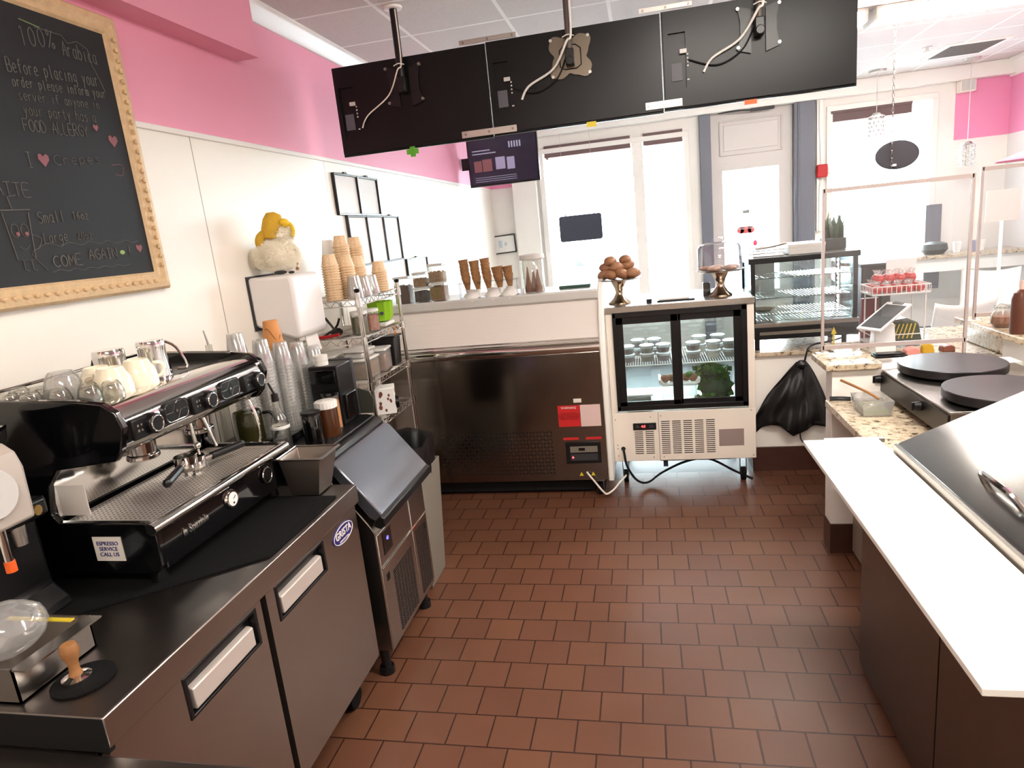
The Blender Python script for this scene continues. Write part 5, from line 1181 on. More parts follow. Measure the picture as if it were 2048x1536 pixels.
t = thing('cone_holder', 'clear acrylic holder with white napkins hanging under the waffle cones', 'holder', (-1.0, 4.21, ZF))
m = MB(); m.box(-1.20, -.81, 4.17, 4.26, ZF, ZF + .004); m.box(-1.20, -.81, 4.17, 4.26, ZF + .10, ZF + .104); m.box(-1.20, -1.196, 4.17, 4.26, ZF, ZF + .104); m.box(-.814, -.81, 4.17, 4.26, ZF, ZF + .104); build(m, 'acrylic_stand', 'acrylic', t)
for x in (-1.115, -.975, -.865):
    m = MB(); m.poly([(x - .055, 4.15, ZF + .012), (x + .055, 4.15, ZF + .012), (x + .01, 4.115, ZF - .015)]); m.poly([(x - .055, 4.15, ZF + .012), (x + .055, 4.15, ZF + .012), (x + .03, 4.2, ZF + .055), (x - .02, 4.2, ZF + .06)]); build(m, 'napkin', 'paper', t, solid=.0015)
t = thing('cone_jar', 'clear jar with a thick grey lid holding three upturned chocolate cones', 'jar', (-.712, 4.23, ZF))
m = MB(); m.lathe((-.712, 4.23, ZF), [(0, 0), (.066, 0), (.068, .01), (.068, .20), (.06, .212), (0, .212)], 28); build(m, 'jar_body', 'jar', t)
m = MB(); m.lathe((-.712, 4.23, ZF + .213), [(0, 0), (.078, 0), (.082, .006), (.08, .03), (.03, .036), (0, .036)], 28); build(m, 'lid', 'lgrey', t)
for dx, dy, h in ((-.034, 0, .165), (.0, .02, .14), (.032, -.01, .145)):
    m = MB(); m.lathe((-.712 + dx, 4.23 + dy, ZF + .004), [(.024, 0), (.025, .03), (.018, .055), (.003, h), (0, h)], 16); build(m, 'cone', 'cone_dark', t)
m = MB(); m.box(-.56, -.36, 4.3, 4.42, ZF, ZF + .02); solo(m, 'serving_tray', mat('dark_green_plastic', (40, 70, 56), .5), 'dark green low tray at the right end of the freezer shelf', 'tray', bev=.003)

t = thing('picture_frame', 'black framed white notice on the end of the back wall above the cones', 'picture frame', (-1.73, 8.33, 1.46))
Mx = Matrix.Translation((-1.73, 8.335, 1.583)) @ Matrix.Rotation(R(-2), 4, 'Y')
m = MB(); m.box(-.145, .145, -.006, .006, .10, .115, Mx); m.box(-.145, .145, -.006, .006, -.115, -.10, Mx); m.box(-.145, -.13, -.006, .006, -.1, .1, Mx); m.box(.13, .145, -.006, .006, -.1, .1, Mx); build(m, 'frame', 'dgrey', t)
m = MB(); m.box(-.13, .13, .0, .004, -.1, .1, Mx); pg = build(m, 'notice_sheet', 'paper', t)
m = MB(); m.box(-.07, -.03, -.002, 0, -.04, .05, Mx); m.box(.0, .03, -.002, 0, -.02, .02, Mx); build(m, 'printed_figure', mat('faint_blue', (190, 205, 215), .7), pg)

# ------------------------------------------------------------------ white glass-door display fridge
WX0, WX1, WY0, WY1 = -.266, .628, 4.165, 4.80
t = thing('display_fridge', 'white countertop-height display fridge with black framed sliding glass doors', 'fridge', (.18, 4.48, 0))
m = MB(); m.box(WX0, WX1, WY0, WY1, .17, .505); bd = build(m, 'lower_body', 'cream', t, bev=.004)
m = MB(); m.box(WX0, WX0 + .045, WY0, WY1, .505, 1.16); build(m, 'side_wall', 'cream', t, bev=.003)
m = MB(); m.box(WX1 - .045, WX1, WY0, WY1, .505, 1.16); build(m, 'side_wall', 'cream', t, bev=.003)
m = MB(); m.box(WX0 - .004, WX1 + .004, WY0 - .012, WY1 + .01, 1.16, 1.20); build(m, 'top_plate', 'steel', t, bev=.003)
m = MB(); m.box(WX0 + .045, WX1 - .045, WY1 - .02, WY1 - .014, .505, 1.16); build(m, 'rear_glass', 'glass_case', t)
m = MB(); m.box(WX0 + .045, WX1 - .045, WY0 + .05, WY1 - .02, .506, .512); build(m, 'inner_floor', 'gloss_white', t)
m = MB(); m.box(WX0 + .07, WX1 - .07, WY0 + .35, WY0 + .375, 1.145, 1.158); m.box(WX0 + .07, WX1 - .07, WY0 + .12, WY0 + .14, 1.148, 1.158); build(m, 'interior_lamp', 'led', t)
# doors
dx0, dx1, dz0, dz1 = -.222, .584, .523, 1.158
m = MB(); m.box(dx0, dx1, WY0 - .012, WY0 + .03, dz1 - .03, dz1); m.box(dx0, dx1, WY0 - .012, WY0 + .03, dz0, dz0 + .028); m.box(dx0, dx0 + .02, WY0 - .012, WY0 + .03, dz0, dz1); m.box(dx1 - .03, dx1, WY0 - .012, WY0 + .03, dz0, dz1); build(m, 'door_surround', 'blk', t, bev=.002)
for a, b, yy in ((dx0 + .018, .178, WY0 - .004), (.15, dx1 - .03, WY0 + .012)):
    m = MB(); c = .045; za, zb = dz0 + .026, dz1 - .028
    m.box(a, b, yy, yy + .014, zb - c, zb); m.box(a, b, yy, yy + .014, za, za + .03); m.box(a, a + c, yy, yy + .014, za, zb); m.box(b - c, b, yy, yy + .014, za, zb); dd = build(m, 'sliding_door', 'blk', t, bev=.002)
    m = MB(); m.box(a + c, b - c, yy + .005, yy + .009, za + .03, zb - c); build(m, 'door_glass', 'glass_case', dd)
# grilles and controls
m = MB()
for cx, n_, z1_ in ((-.1, 12, .372), (-.03, 12, .372), (.072, 17, .437), (.142, 17, .437), (.212, 17, .437), (.282, 17, .437), (.352, 17, .437)):
    for i in range(n_): z = z1_ - i * .0135; m.box(cx - .027, cx + .027, WY0 - .0012, WY0 + .001, z - .003, z + .0025)
build(m, 'louvre_slots', mat('slot_dark', (52, 46, 42), .7), bd)
m = MB(); m.box(-.134, .014, WY0 - .006, WY0 + .001, .385, .432); th = build(m, 'thermostat', 'blk', bd, bev=.004)
text('4.0', 'readout_digits', 'red_led', th, .022, frame((-.068, WY0 - .0068, .41), (1, 0, 0), (0, 0, 1)))
m = MB(); m.box(-.118, -.095, WY0 - .008, WY0 - .006, .398, .42); m.box(-.03, -.0, WY0 - .008, WY0 - .006, .398, .42); build(m, 'buttons', 'dgrey', th)
m = MB(); m.box(.403, .555, WY0 - .0012, WY0 + .001, .258, .37); build(m, 'rating_plate', mat('plate_mauve', (150, 132, 128), .5), bd)
m = MB(); m.box(.028, .031, WY0 - .0008, WY0 + .001, .175, .50); build(m, 'panel_seam', 'grey_pl', bd)
m = MB()
for x, z in ((-.245, .46), (-.24, .285), (-.24, .262), (-.238, .21), (.6, .49), (.61, .19), (-.02, .47), (.045, .475), (.055, .195), (-.01, .195)): m.cyl((x, WY0 - .0015, z), (x, WY0, z), .004, n=8)
build(m, 'screws', 'steel_dull', bd)
m = MB(); m.tube([(-.205, WY0 - .002, .26), (-.20, WY0 - .03, .24), (-.185, WY0 - .04, .15), (-.13, WY0 - .03, .05), (-.06, WY0 + .0, .02), (.04, WY0 + .1, .05), (.2, WY0 + .16, .10), (.35, WY0 + .2, .10), (.5, WY0 + .1, .05), (.60, WY0 + .0, .03)], .008, smooth=5); build(m, 'power_cord', 'blk', t)
m = MB(); m.cyl((-.205, WY0 - .004, .26), (-.205, WY0, .26), .014); build(m, 'cord_grommet', 'blk', t)
m = MB(); m.box(.03, .48, WY0 + .10, WY0 + .16, .13, .17); m.box(.05, .08, WY0 + .1, WY0 + .16, .09, .14); build(m, 'under_bracket', mat('blue_grey', (60, 74, 92), .5), t)
for x in (-.20, .555):
    for y in (WY0 + .07, WY1 - .07): caster(t, x, y, .17, .042)
# shelf
m = MB(); zs = .80
m.tube([(WX0 + .05, WY0 + .06, zs), (WX1 - .05, WY0 + .06, zs), (WX1 - .05, WY1 - .04, zs), (WX0 + .05, WY1 - .04, zs)], .0045, n=6, closed=True, smooth=0)
for i in range(50): x = WX0 + .06 + i * .0157; m.cyl((x, WY0 + .06, zs + .004), (x, WY1 - .04, zs + .004), .0022, n=5)
build(m, 'wire_shelf', 'gloss_white', t)
def deli(x, y, z, fill, lab, n, r=.046):
    """n low clear tubs of dessert"""
    for i in range(n):
        zz = z + i * .056
        t = thing('dessert_cup', lab[i], 'dessert cup', (x, y, zz), None)
        m = MB(); m.lathe((x, y, zz), [(0, 0), (r * .82, 0), (r, .046), (r * 1.08, .048), (r * 1.05, .050), (0, .050)], 20); build(m, 'cup_body', 'clear', t)
        m = MB(); m.lathe((x, y, zz), [(0, .002), (r * .78, .002), (r * .92, .032), (0, .034)], 18); build(m, 'dessert', fill, t)
        m = MB(); m.lathe((x, y, zz), [(r * 1.05, .050), (r * .9, .0545), (0, .055)], 18); build(m, 'lid', mat('lid_clear_white', (226, 230, 232), .3), t)
pos = [(-.145, 'leftmost'), (-.02, 'second from the left'), (.085, 'beside the door divider on the left'), (.275, 'beside the door divider on the right'), (.40, 'second from the right'), (.505, 'rightmost')]
fl = ['brown_food', mat('green_brown', (92, 84, 52), .6), mat('berry', (70, 34, 40), .5), 'brown_food', mat('pale_cream', (206, 200, 180), .5), mat('olive_food', (110, 104, 70), .6)]
for k, (x, nm) in enumerate(pos):
    deli(x, 4.34, zs + .0065, fl[k], ['lower dessert cup of the front pile, %s' % nm, 'upper dessert cup of the front pile, %s' % nm], 2)
for k, x in enumerate((-.08, .03, .33, .45)):
    deli(x, 4.56, zs + .0065, fl[(k * 2) % 6], ['lower dessert cup, back row, %s on the fridge shelf' % ('far left', 'left of centre', 'right of centre', 'far right')[k], 'upper dessert cup, back row, %s on the fridge shelf' % ('far left', 'left of centre', 'right of centre', 'far right')[k]], 2)
zi = .5125
t = thing('salad_box', 'clear lidded box of salad at the lower left inside the display fridge', 'box', (-.08, 4.36, zi))
m = MB(); m.box(-.175, .0, 4.26, 4.42, zi, zi + .075); build(m, 'box_body', 'clear', t, bev=.006)
m = MB(); m.box(-.165, -.01, 4.27, 4.41, zi + .003, zi + .05); build(m, 'contents', 'leaf_dark', t, bev=.01)
m = MB(); m.box(-.18, .005, 4.255, 4.425, zi + .075, zi + .085); build(m, 'lid', 'pale', t, bev=.003)
t = thing('food_tray', 'white tray of pastries and greens on a clear stand in the display fridge', 'tray', (.17, 4.42, zi))
m = MB(); m.box(.07, .29, 4.34, 4.50, zi, zi + .12); build(m, 'stand', 'clear', t, bev=.01)
m = MB(); m.prism([(.05, .13 + zi), (.08, .115 + zi), (.28, .115 + zi), (.31, .13 + zi), (.315, .16 + zi), (.30, .16 + zi), (.28, .13 + zi), (.08, .13 + zi), (.06, .16 + zi), (.045, .16 + zi)], 'y', 4.33, 4.51); build(m, 'tray_body', 'gloss_white', t, bev=.003)
m = MB()
for k in range(5): m.ball((.09 + k * .045, 4.39 + .02 * (k % 2), zi + .155), .034, (1, .8, .8), 12, jit=.1)
build(m, 'pastry', 'bread', t)
m = MB(); m.ball((.25, 4.40, zi + .17), .03, (1, 1, .8), 12, jit=.3); build(m, 'greens', 'leaf', t)
t = thing('parsley_bag', 'large clear bag of dark green parsley at the lower right in the display fridge', 'vegetable bag', (.42, 4.42, zi))
m = MB()
for k in range(240):
    a = random.uniform(0, 6.28); q = random.uniform(0, 1) ** .5
    x, y, z = .405 + .115 * q * math.cos(a), 4.41 + .08 * q * math.sin(a), zi + random.uniform(.03, .26) - .05 * q
    if z > zi + .2: x -= .02
    s_ = random.uniform(.010, .022); d = Euler((random.uniform(0, 3), random.uniform(0, 3), random.uniform(0, 3))).to_matrix()
    pts = [Vector((x, y, z)) + d @ (Vector((math.cos(b), math.sin(b), .3 * math.sin(3 * b))) * s_ * (1 + .35 * (i % 2))) for i, b in enumerate([k2 * 6.283 / 8 for k2 in range(8)])]
    m.poly(pts)
build(m, 'parsley_leaves', 'leaf', t)
m = MB(); m.ball((.415, 4.41, zi + .085), .09, (1.2, .85, .9), 14, jit=.1); build(m, 'parsley_stems', 'leaf_dark', t)

# on top of the display fridge
ZT2 = 1.2005
def cakestand(x, y, zp, rp, label):
    t = thing('cake_stand', label, 'cake stand', (x, y, ZT2))
    h = zp - ZT2
    m = MB(); m.lathe((x, y, ZT2), [(0, 0), (.072, 0), (.074, .008), (.06, .018), (.045, .03), (.026, .06), (.022, .075), (.03, .10), (.05, h - .012), (.05, h - .004), (0, h - .004)], 32, None, lambda a, z: 1 + (.02 * math.sin(12 * a) if z < .03 else 0)); build(m, 'pedestal', mat('antique_metal', (168, 150, 130), .18, 1., noise=.2, nscale=20), t)
    m = MB(); m.lathe((x, y, ZT2), [(0, h - .004), (rp * .9, h - .002), (rp, h + .006), (rp * 1.01, h + .010), (rp * .93, h + .004), (0, h + .002)], 40, None, lambda a, z: 1 + .015 * math.sin(16 * a)); build(m, 'plate', mat('plate_metal', (168, 158, 150), .3, 1.), t)
    return t
cakestand(-.175, 4.34, 1.355, .145, 'metal cake stand piled with glazed buns beside the freezer')
B0 = None
random.seed(11)
bl = ['front left of the lower layer', 'front right of the lower layer', 'right end of the lower layer', 'left end of the lower layer', 'back of the lower layer', 'back right of the lower layer', 'middle layer, front', 'middle layer, left', 'middle layer, right', 'top of the pile, leaning left', 'top of the pile, leaning right', 'half fallen at the right rim']
bp = [(-.04, -.06, .03), (.03, -.06, .03), (.085, -.01, .028), (-.085, -.01, .03), (-.03, .06, .03), (.05, .06, .03), (-.005, -.05, .075), (-.065, .0, .075), (.055, .0, .078), (-.045, -.01, .112), (.05, .01, .112), (.095, -.055, .03)]
for k, (dx, dy, dz) in enumerate(bp):
    m = MB(); rr = Matrix.Rotation(random.uniform(0, 3), 4, 'Z') @ Matrix.Rotation(random.uniform(-.4, .4), 4, 'Y')
    m.ball((-.175 + dx, 4.34 + dy, 1.363 + dz), .05, (1.12, .85, .66), 16, rr, jit=.05)
    solo(m, 'glazed_bun', 'bread', 'glazed bun on the open cake stand, ' + bl[k], 'bun', 'buns piled on the open cake stand')
cakestand(.455, 4.34, 1.355, .145, 'metal cake stand with flat pastries under a clear dome')
for k in range(5):
    a = k * 1.256 + .4; m = MB(); m.ball((.455 + .078 * math.cos(a), 4.34 + .078 * math.sin(a), 1.374), .048, (1.1, .8, .32), 14, Matrix.Rotation(a, 4, 'Z'), jit=.08)
    solo(m, 'flat_pastry', 'bread', 'flat brown pastry under the clear cake dome, ' + ['right', 'far right back', 'back left', 'front left', 'front right'][k], 'pastry', 'pastries under the cake dome')
t = thing('cake_dome', 'clear cake dome with an arched handle over the pastries', 'cake dome', (.455, 4.34, 1.368))
m = MB(); m.lathe((.455, 4.34, 1.3665), [(.135, 0), (.133, .13), (.12, .155), (.08, .165), (0, .17), (0, .166), (.078, .161), (.117, .151), (.130, .13), (.132, 0)], 36); build(m, 'dome', 'acrylic', t)
m = MB(); m.tube([(.405, 4.34, 1.5335), (.43, 4.34, 1.555), (.455, 4.34, 1.562), (.48, 4.34, 1.555), (.505, 4.34, 1.5335)], .005); build(m, 'handle', 'acrylic', t)
m = MB(); m.cyl((.012, 4.27, ZT2), (.012, 4.27, ZT2 + .022), .018); solo(m, 'round_tin', 'blk', 'small black round tin on the display fridge top', 'tin')
t = thing('clipboard', 'black clipboard with white papers lying on the display fridge top', 'clipboard', (.17, 4.38, ZT2))
m = MB(); m.box(.06, .29, 4.24, 4.52, ZT2, ZT2 + .008); build(m, 'board', 'blk', t, bev=.002)
m = MB(); m.box(.07, .26, 4.27, 4.51, ZT2 + .008, ZT2 + .016); build(m, 'papers', 'paper', t)
m = MB(); m.box(.355, .40, 4.40, 4.44, ZT2, ZT2 + .08); solo(m, 'card_holder', 'blk_gloss', 'small black box standing behind the right cake stand foot', 'holder', bev=.003)

# ------------------------------------------------------------------ half wall, granite, glass display case
mb = MB(); mb.box(.64, 2.2, 4.38, 4.62, .165, .785); struct(mb, 'wall_half', 'white_paint', bev=.002)
mb = MB(); mb.box(.636, 2.2, 4.368, 4.62, 0, .165); struct(mb, 'baseboard_half', 'basetile')
mb = MB(); mb.box(.63, 2.22, 4.35, 4.86, .785, .812); solo(mb, 'granite_counter', 'granite', 'granite slab on the far half wall carrying the glass display case', 'counter', bev=.003)
t = thing('heated_case', 'black framed glass display case with wire shelves on the far granite counter', 'display case', (.96, 4.62, .8125))
hx0, hx1, hy0, hy1 = .636, 1.288, 4.40, 4.82
m = MB(); m.box(hx0, hx1, hy0, hy1, 1.37, 1.405); build(m, 'top_frame', 'blk', t, bev=.004)
m = MB(); m.box(hx0 + .03, hx1 - .005, hy0, hy1, .885, .965); build(m, 'base_unit', 'blk', t, bev=.003)
m = MB(); m.box(hx0 + .06, hx1 - .16, hy0 - .003, hy0 + .001, .915, .935); build(m, 'base_slot', 'steel', t)
m = MB(); m.box(hx0 + .03, hx1 - .002, hy0 - .002, hy1, .965, .99); build(m, 'sill_frame', 'steel_dull', t, bev=.002)
for x in (hx0 + .012, hx1 - .04):
    for y in (hy0, hy1 - .03):
        m = MB(); m.box(x, x + .026, y, y + .026, .99, 1.37); build(m, 'corner_post', 'blk', t, bev=.002)
for x in (hx0 + .05, hx1 - .08):
    for y in (hy0 + .04, hy1 - .06): m = MB(); m.cyl((x, y, .8125), (x, y, .885), .016); build(m, 'foot', 'blk', t)
m = MB(); m.box(hx0 + .04, hx1 - .04, hy0 + .008, hy0 + .012, .99, 1.37); build(m, 'front_pane', 'glass_case', t)
m = MB(); m.box(hx0 + .04, hx1 - .04, hy1 - .012, hy1 - .008, .99, 1.37); build(m, 'rear_pane', 'glass_case', t)
for x in (hx0 + .02, hx1 - .024): m = MB(); m.box(x, x + .004, hy0 + .03, hy1 - .03, .99, 1.37); build(m, 'side_pane', 'glass_case', t)
for z in (1.272, 1.145, 1.04, 1.0):
    m = MB(); m.tube([(hx0 + .05, hy0 + .03, z), (hx1 - .05, hy0 + .03, z), (hx1 - .05, hy1 - .03, z), (hx0 + .05, hy1 - .03, z)], .003, n=6, closed=True, smooth=0)
    for i in range(27): x = hx0 + .06 + i * .0206; m.cyl((x, hy0 + .03, z + .003), (x, hy1 - .03, z + .003), .0022, n=5)
    build(m, 'wire_shelf', 'chrome', t)
m = MB()
for k in range(12): m.cyl((1.215, 4.60, 1.02 + k * .029), (1.21, 4.598, 1.02 + k * .029), .010, n=10)
ls = MB(); ls.box(1.213, 1.222, 4.585, 4.615, 1.0, 1.365); l_ = build(ls, 'light_strip', 'gloss_white', t); build(m, 'light_bulbs', 'led', l_)
m = MB(); m.box(.70, .86, 4.795, 4.80, 1.0, 1.36); build(m, 'white_backing_sheet', 'paper', t)
m = MB(); m.lathe((.735, 4.56, 1.046), [(0, 0), (.05, 0), (.075, .022), (.07, .022), (.05, .006), (0, .006)], 28); solo(m, 'baking_dish', 'grey_pl', 'oval metal dish on the left of the third shelf in the glass case', 'dish')
t = thing('wire_tray_stack', 'stack of steel trays with tongs on top of the glass display case', 'trays', (.76, 4.6, 1.4055))
m = MB()
for k in range(3): m.tube([(.67, 4.46, 1.412 + k * .018), (.86, 4.46, 1.412 + k * .018), (.86, 4.74, 1.412 + k * .018), (.67, 4.74, 1.412 + k * .018)], .003, n=6, closed=True, smooth=0)
m.box(.675, .855, 4.465, 4.735, 1.4058, 1.409); build(m, 'tray_body', 'steel', t)
m = MB(); m.tube([(.70, 4.50, 1.458), (.80, 4.55, 1.462), (.89, 4.60, 1.475)], .006); m.tube([(.70, 4.52, 1.458), (.80, 4.58, 1.46), (.90, 4.61, 1.475)], .006); m.ball((.78, 4.6, 1.462), .03, (1.6, 1, .3), 12); build(m, 'tongs', 'steel_dull', t)
m = MB(); m.box(.885, 1.10, 4.46, 4.78, 1.4058, 1.448); m.box(.883, 1.102, 4.458, 4.782, 1.448, 1.468); solo(m, 'cardboard_box', 'lgrey', 'flat pale grey box on top of the glass display case', 'box', bev=.002)
t = thing('potted_plant', 'spiky green plant in a dark pot on the right end of the glass display case', 'plant', (1.2, 4.70, 1.4055))
m = MB(); m.box(1.145, 1.27, 4.64, 4.78, 1.4058, 1.475); build(m, 'plant_pot', mat('pot_dark', (40, 48, 46), .6), t, bev=.004)
m = MB()
for k in range(13):
    a = random.uniform(0, 6.28); h = random.uniform(.09, .17); b = Vector((1.2 + random.uniform(-.045, .045), 4.71 + random.uniform(-.04, .04), 1.474)); o = Vector((math.cos(a), math.sin(a), 0)) * random.uniform(.01, .05); s_ = Vector((-math.sin(a), math.cos(a), 0)) * .02
    m.poly([b - s_, b + s_, b + o * .4 + s_ * 1.2 + Vector((0, 0, h * .5)), b + o + Vector((0, 0, h)), b + o * .4 - s_ * 1.2 + Vector((0, 0, h * .5))])
build(m, 'leaves', 'leaf_dark', t, solid=.002)
# bag hanging on the half wall
t = thing('black_bag', 'black plastic bag draped against the white half wall', 'bag', (.9, 4.32, .26))
random.seed(5)
def bagw(u, v):
    z = .72 - .45 * v + .02 * math.sin(9 * u)
    wid = .035 + .21 * min(1, v * 1.25) ** .8
    x = .935 + (u - .5) * 2 * wid * (1 + (.15 if u < .5 else -.1) * math.sin(v * 3.1)) - .03 * v
    y = 4.372 - .07 * math.sin(math.pi * u) * min(1, .3 + v) - .014 * math.sin(u * 30 + 3 * v) * v - .01 * math.sin(v * 12 + 9 * u)
    return Vector((x, min(y, 4.374), z + (.05 * abs(math.sin(u * 7)) if v > .9 else 0)))
m = MB(); m.sheet(bagw, 36, 20); build(m, 'bag_body', 'bag', t, solid=.004, smooth=50)
m = MB(); m.ball((.935, 4.345, .725), .03, (1.1, .7, .9), 12, jit=.3); build(m, 'bag_knot', 'bag', t)
m = MB(); m.tube([(.95, 4.34, .73), (.962, 4.335, .79), (.975, 4.335, .83), (1.02, 4.345, .85), (1.1, 4.37, .855), (1.18, 4.39, .87)], .006); solo(m, 'black_cable', 'blk', 'black cable rising from the draped bag to the glass display case', 'cable')
m = MB(); m.tube([(.93, 4.34, .30), (.925, 4.33, .24), (.95, 4.32, .20), (1.0, 4.34, .18), (1.04, 4.375, .18)], .0045); solo(m, 'black_cable', 'blk', 'short black cable hanging below the draped bag', 'cable')

# ------------------------------------------------------------------ right side: end wall, granite, crepe makers
mb = MB(); mb.box(.832, 1.62, 3.24, 3.345, .155, .935); struct(mb, 'wall_pony', 'white_paint', bev=.002)
mb = MB(); mb.box(.828, 1.62, 3.232, 3.35, 0, .155); struct(mb, 'baseboard_pony', 'basetile')
mb = MB(); mb.box(1.05, 2.1, 3.52, 4.06, 0, .87); struct(mb, 'wall_counter', 'white_paint', bev=.002)
mb = MB(); mb.box(.80, 1.04, 3.215, 3.50, .94, .97); mb.box(.93, 1.04, 3.35, 3.49, .0, .94); o = solo(mb, 'granite_ledge', 'granite', 'small raised granite end slab beside the crepe griddles', 'counter', bev=.004)
mb = MB(); mb.box(.80, 1.62, 2.372, 3.232, .765, .80); mb.box(1.045, 1.60, 3.351, 3.51, .765, .80); solo(mb, 'granite_counter', 'granite', 'low granite counter under the two crepe griddles', 'counter', bev=.004)
mb = MB(); mb.box(.93, 1.6, 2.38, 3.225, .02, .764); solo(mb, 'base_cabinet', mat('cabinet_taupe', (150, 138, 126), .5), 'plain cabinet under the low granite counter', 'cabinet')
mb = MB(); mb.box(1.0, 2.12, 3.512, 4.10, .871, .90); solo(mb, 'granite_counter', 'granite', 'granite serving counter holding the tablet and treat stand', 'counter', bev=.004)
mb = MB(); mb.box(1.66, 2.1, 2.3, 3.5, 0, .998); struct(mb, 'wall_ledge', 'white_paint', bev=.002)
mb = MB(); mb.box(1.63, 2.12, 2.28, 3.95, 1.0, 1.03); mb.box(1.68, 2.1, 3.52, 3.93, .901, 1.0); solo(mb, 'granite_ledge', 'granite', 'raised granite ledge along the right behind the griddles', 'counter', bev=.004)
t = thing('crepe_maker', 'double crepe maker with steel top and two black round griddles', 'crepe maker', (1.31, 3.0, .8005))
m = MB(); m.box(1.05, 1.585, 2.535, 3.465, .83, .925); m2 = build(m, 'burner_box', 'steel_dull', t, bev=.003)
m = MB(); m.box(1.042, 1.052, 2.535, 3.465, .832, .918); build(m, 'front_panel', mat('dark_front', (62, 56, 52), .3, .9), t, bev=.002)
m = MB(); m.box(1.045, 1.59, 2.53, 3.47, .925, .932); build(m, 'top_sheet', 'steel', t, bev=.002)
for y in (3.243, 2.78):
    m = MB(); m.cyl((1.042, y, .885), (1.015, y, .885), .02, .018); m.box(1.008, 1.016, y - .005, y + .005, .868, .902); build(m, 'control_knob', 'blk', t, bev=.002)
for yc, nm in ((3.12, 0), (2.66, 1)):
    m = MB(); m.lathe((1.285, yc, .932), [(0, 0), (.17, 0), (.195, .008), (.205, .015), (.205, .044), (.203, .047), (0, .047)], 56); build(m, 'griddle_plate', 'griddle', t, smooth=30)
for x in (1.09, 1.55):
    for y in (2.57, 3.43): m = MB(); m.cyl((x, y, .8005), (x, y, .83), .018); build(m, 'foot', 'blk', t)
t = thing('prep_container', 'clear plastic container of green spread on the low granite counter', 'container', (.935, 3.0, .8005))
m = MB(); v = [Vector(p) for p in ((.88, 2.93, .803), (.985, 2.93, .803), (.985, 3.07, .803), (.88, 3.07, .803))]; u = [Vector(p) for p in ((.87, 2.915, .87), (.995, 2.915, .87), (.995, 3.085, .87), (.87, 3.085, .87))]
m.poly(v); [m.poly([v[i], v[(i + 1) % 4], u[(i + 1) % 4], u[i]]) for i in range(4)]; build(m, 'container_body', 'clear', t, solid=.002)
m = MB(); m.box(.884, .981, 2.935, 3.065, .806, .83); build(m, 'green_spread', mat('spread_green', (120, 140, 84), .5), t, bev=.004)
m = MB(); m.tube([(.97, 3.03, .85), (.93, 3.08, .875), (.86, 3.20, .90)], .006, smooth=2); solo(m, 'wooden_spreader', 'wood', 'wooden crepe spreader stick leaning in the clear container', 'spreader')
t = thing('spatula', 'long black-handled spatula lying on the low granite counter', 'spatula', (.87, 3.2, .801))
m = MB(); m.tube([(.815, 3.205, .812), (.86, 3.20, .812), (.90, 3.185, .812)], .010); build(m, 'handle', 'blk', t)
m = MB(); m.box(.90, 1.03, 3.15, 3.185, .811, .813, None); build(m, 'blade', 'steel', t)

# prep table with cutting board and dome lid
t = thing('prep_table', 'stainless refrigerated prep table with a slanted lid on the right', 'prep table', (1.1, 1.6, 0))
m = MB(); m.box(.725, 1.50, .86, 2.358, .10, .84); build(m, 'body', 'steel_dull', t, bev=.003)
for a, b in ((.865, 1.706), (1.716, 2.355)):
    m = MB(); m.box(.710, .727, a, b, .02, .83); build(m, 'door', mat('door_steel', (128, 118, 110), .36, 1., noise=.05, nscale=5), t, bev=.002)
m = MB(); m.box(.70, 1.50, .86, 2.365, .84, .863); build(m, 'rim', 'steel', t, bev=.002)
m = MB(); m.box(.60, .80, 2.425, 2.445, .862, .879); build(m, 'board_bracket', 'alu', t, bev=.002)
m = MB(); m.box(.745, .79, 1.0, 2.38, .855, .879)
for x in (.80, 1.42):
    for y in (.93, 2.3): m = MB(); m.cyl((x, y, 0), (x, y, .10), .022); build(m, 'leg', 'blk', t)
m = MB(); m.prism([(.79, .864), (.79, .905), (.80, .912), (1.16, 1.075), (1.22, 1.095), (1.50, 1.10), (1.50, .864)], 'y', .98, 2.285); ld = build(m, 'dome_lid', mat('lid_steel', (128, 125, 122), .2, 1., noise=.03, nscale=3), t, bev=.004)
m = MB(); m.prism([(.782, .864), (.782, .902), (.79, .906), (.79, .864)], 'y', .975, 2.29); build(m, 'lid_lip', 'steel', ld)
def hp(y, h): return Vector((.862 - .41 * h, y, .9385 + .91 * h + .0))
m = MB(); q = []
base = Vector((.862, 0, .941)); nrm = Vector((-.413, 0, .911))
def HP(y, h): p = base + nrm * h; return (p.x, y, p.z)
m.tube([HP(1.86, 0), HP(1.855, .03), HP(1.83, .036), HP(1.74, .036), HP(1.70, .03), HP(1.66, .0)], .0085, n=8, smooth=2); build(m, 'lid_handle', 'chrome', ld)
m = MB(); m.box(.527, .776, 1.10, 2.425, .864, .880); solo(m, 'cutting_board', mat('board_white', (240, 238, 232), .5), 'long white cutting board along the front of the prep table', 'cutting board', bev=.002)

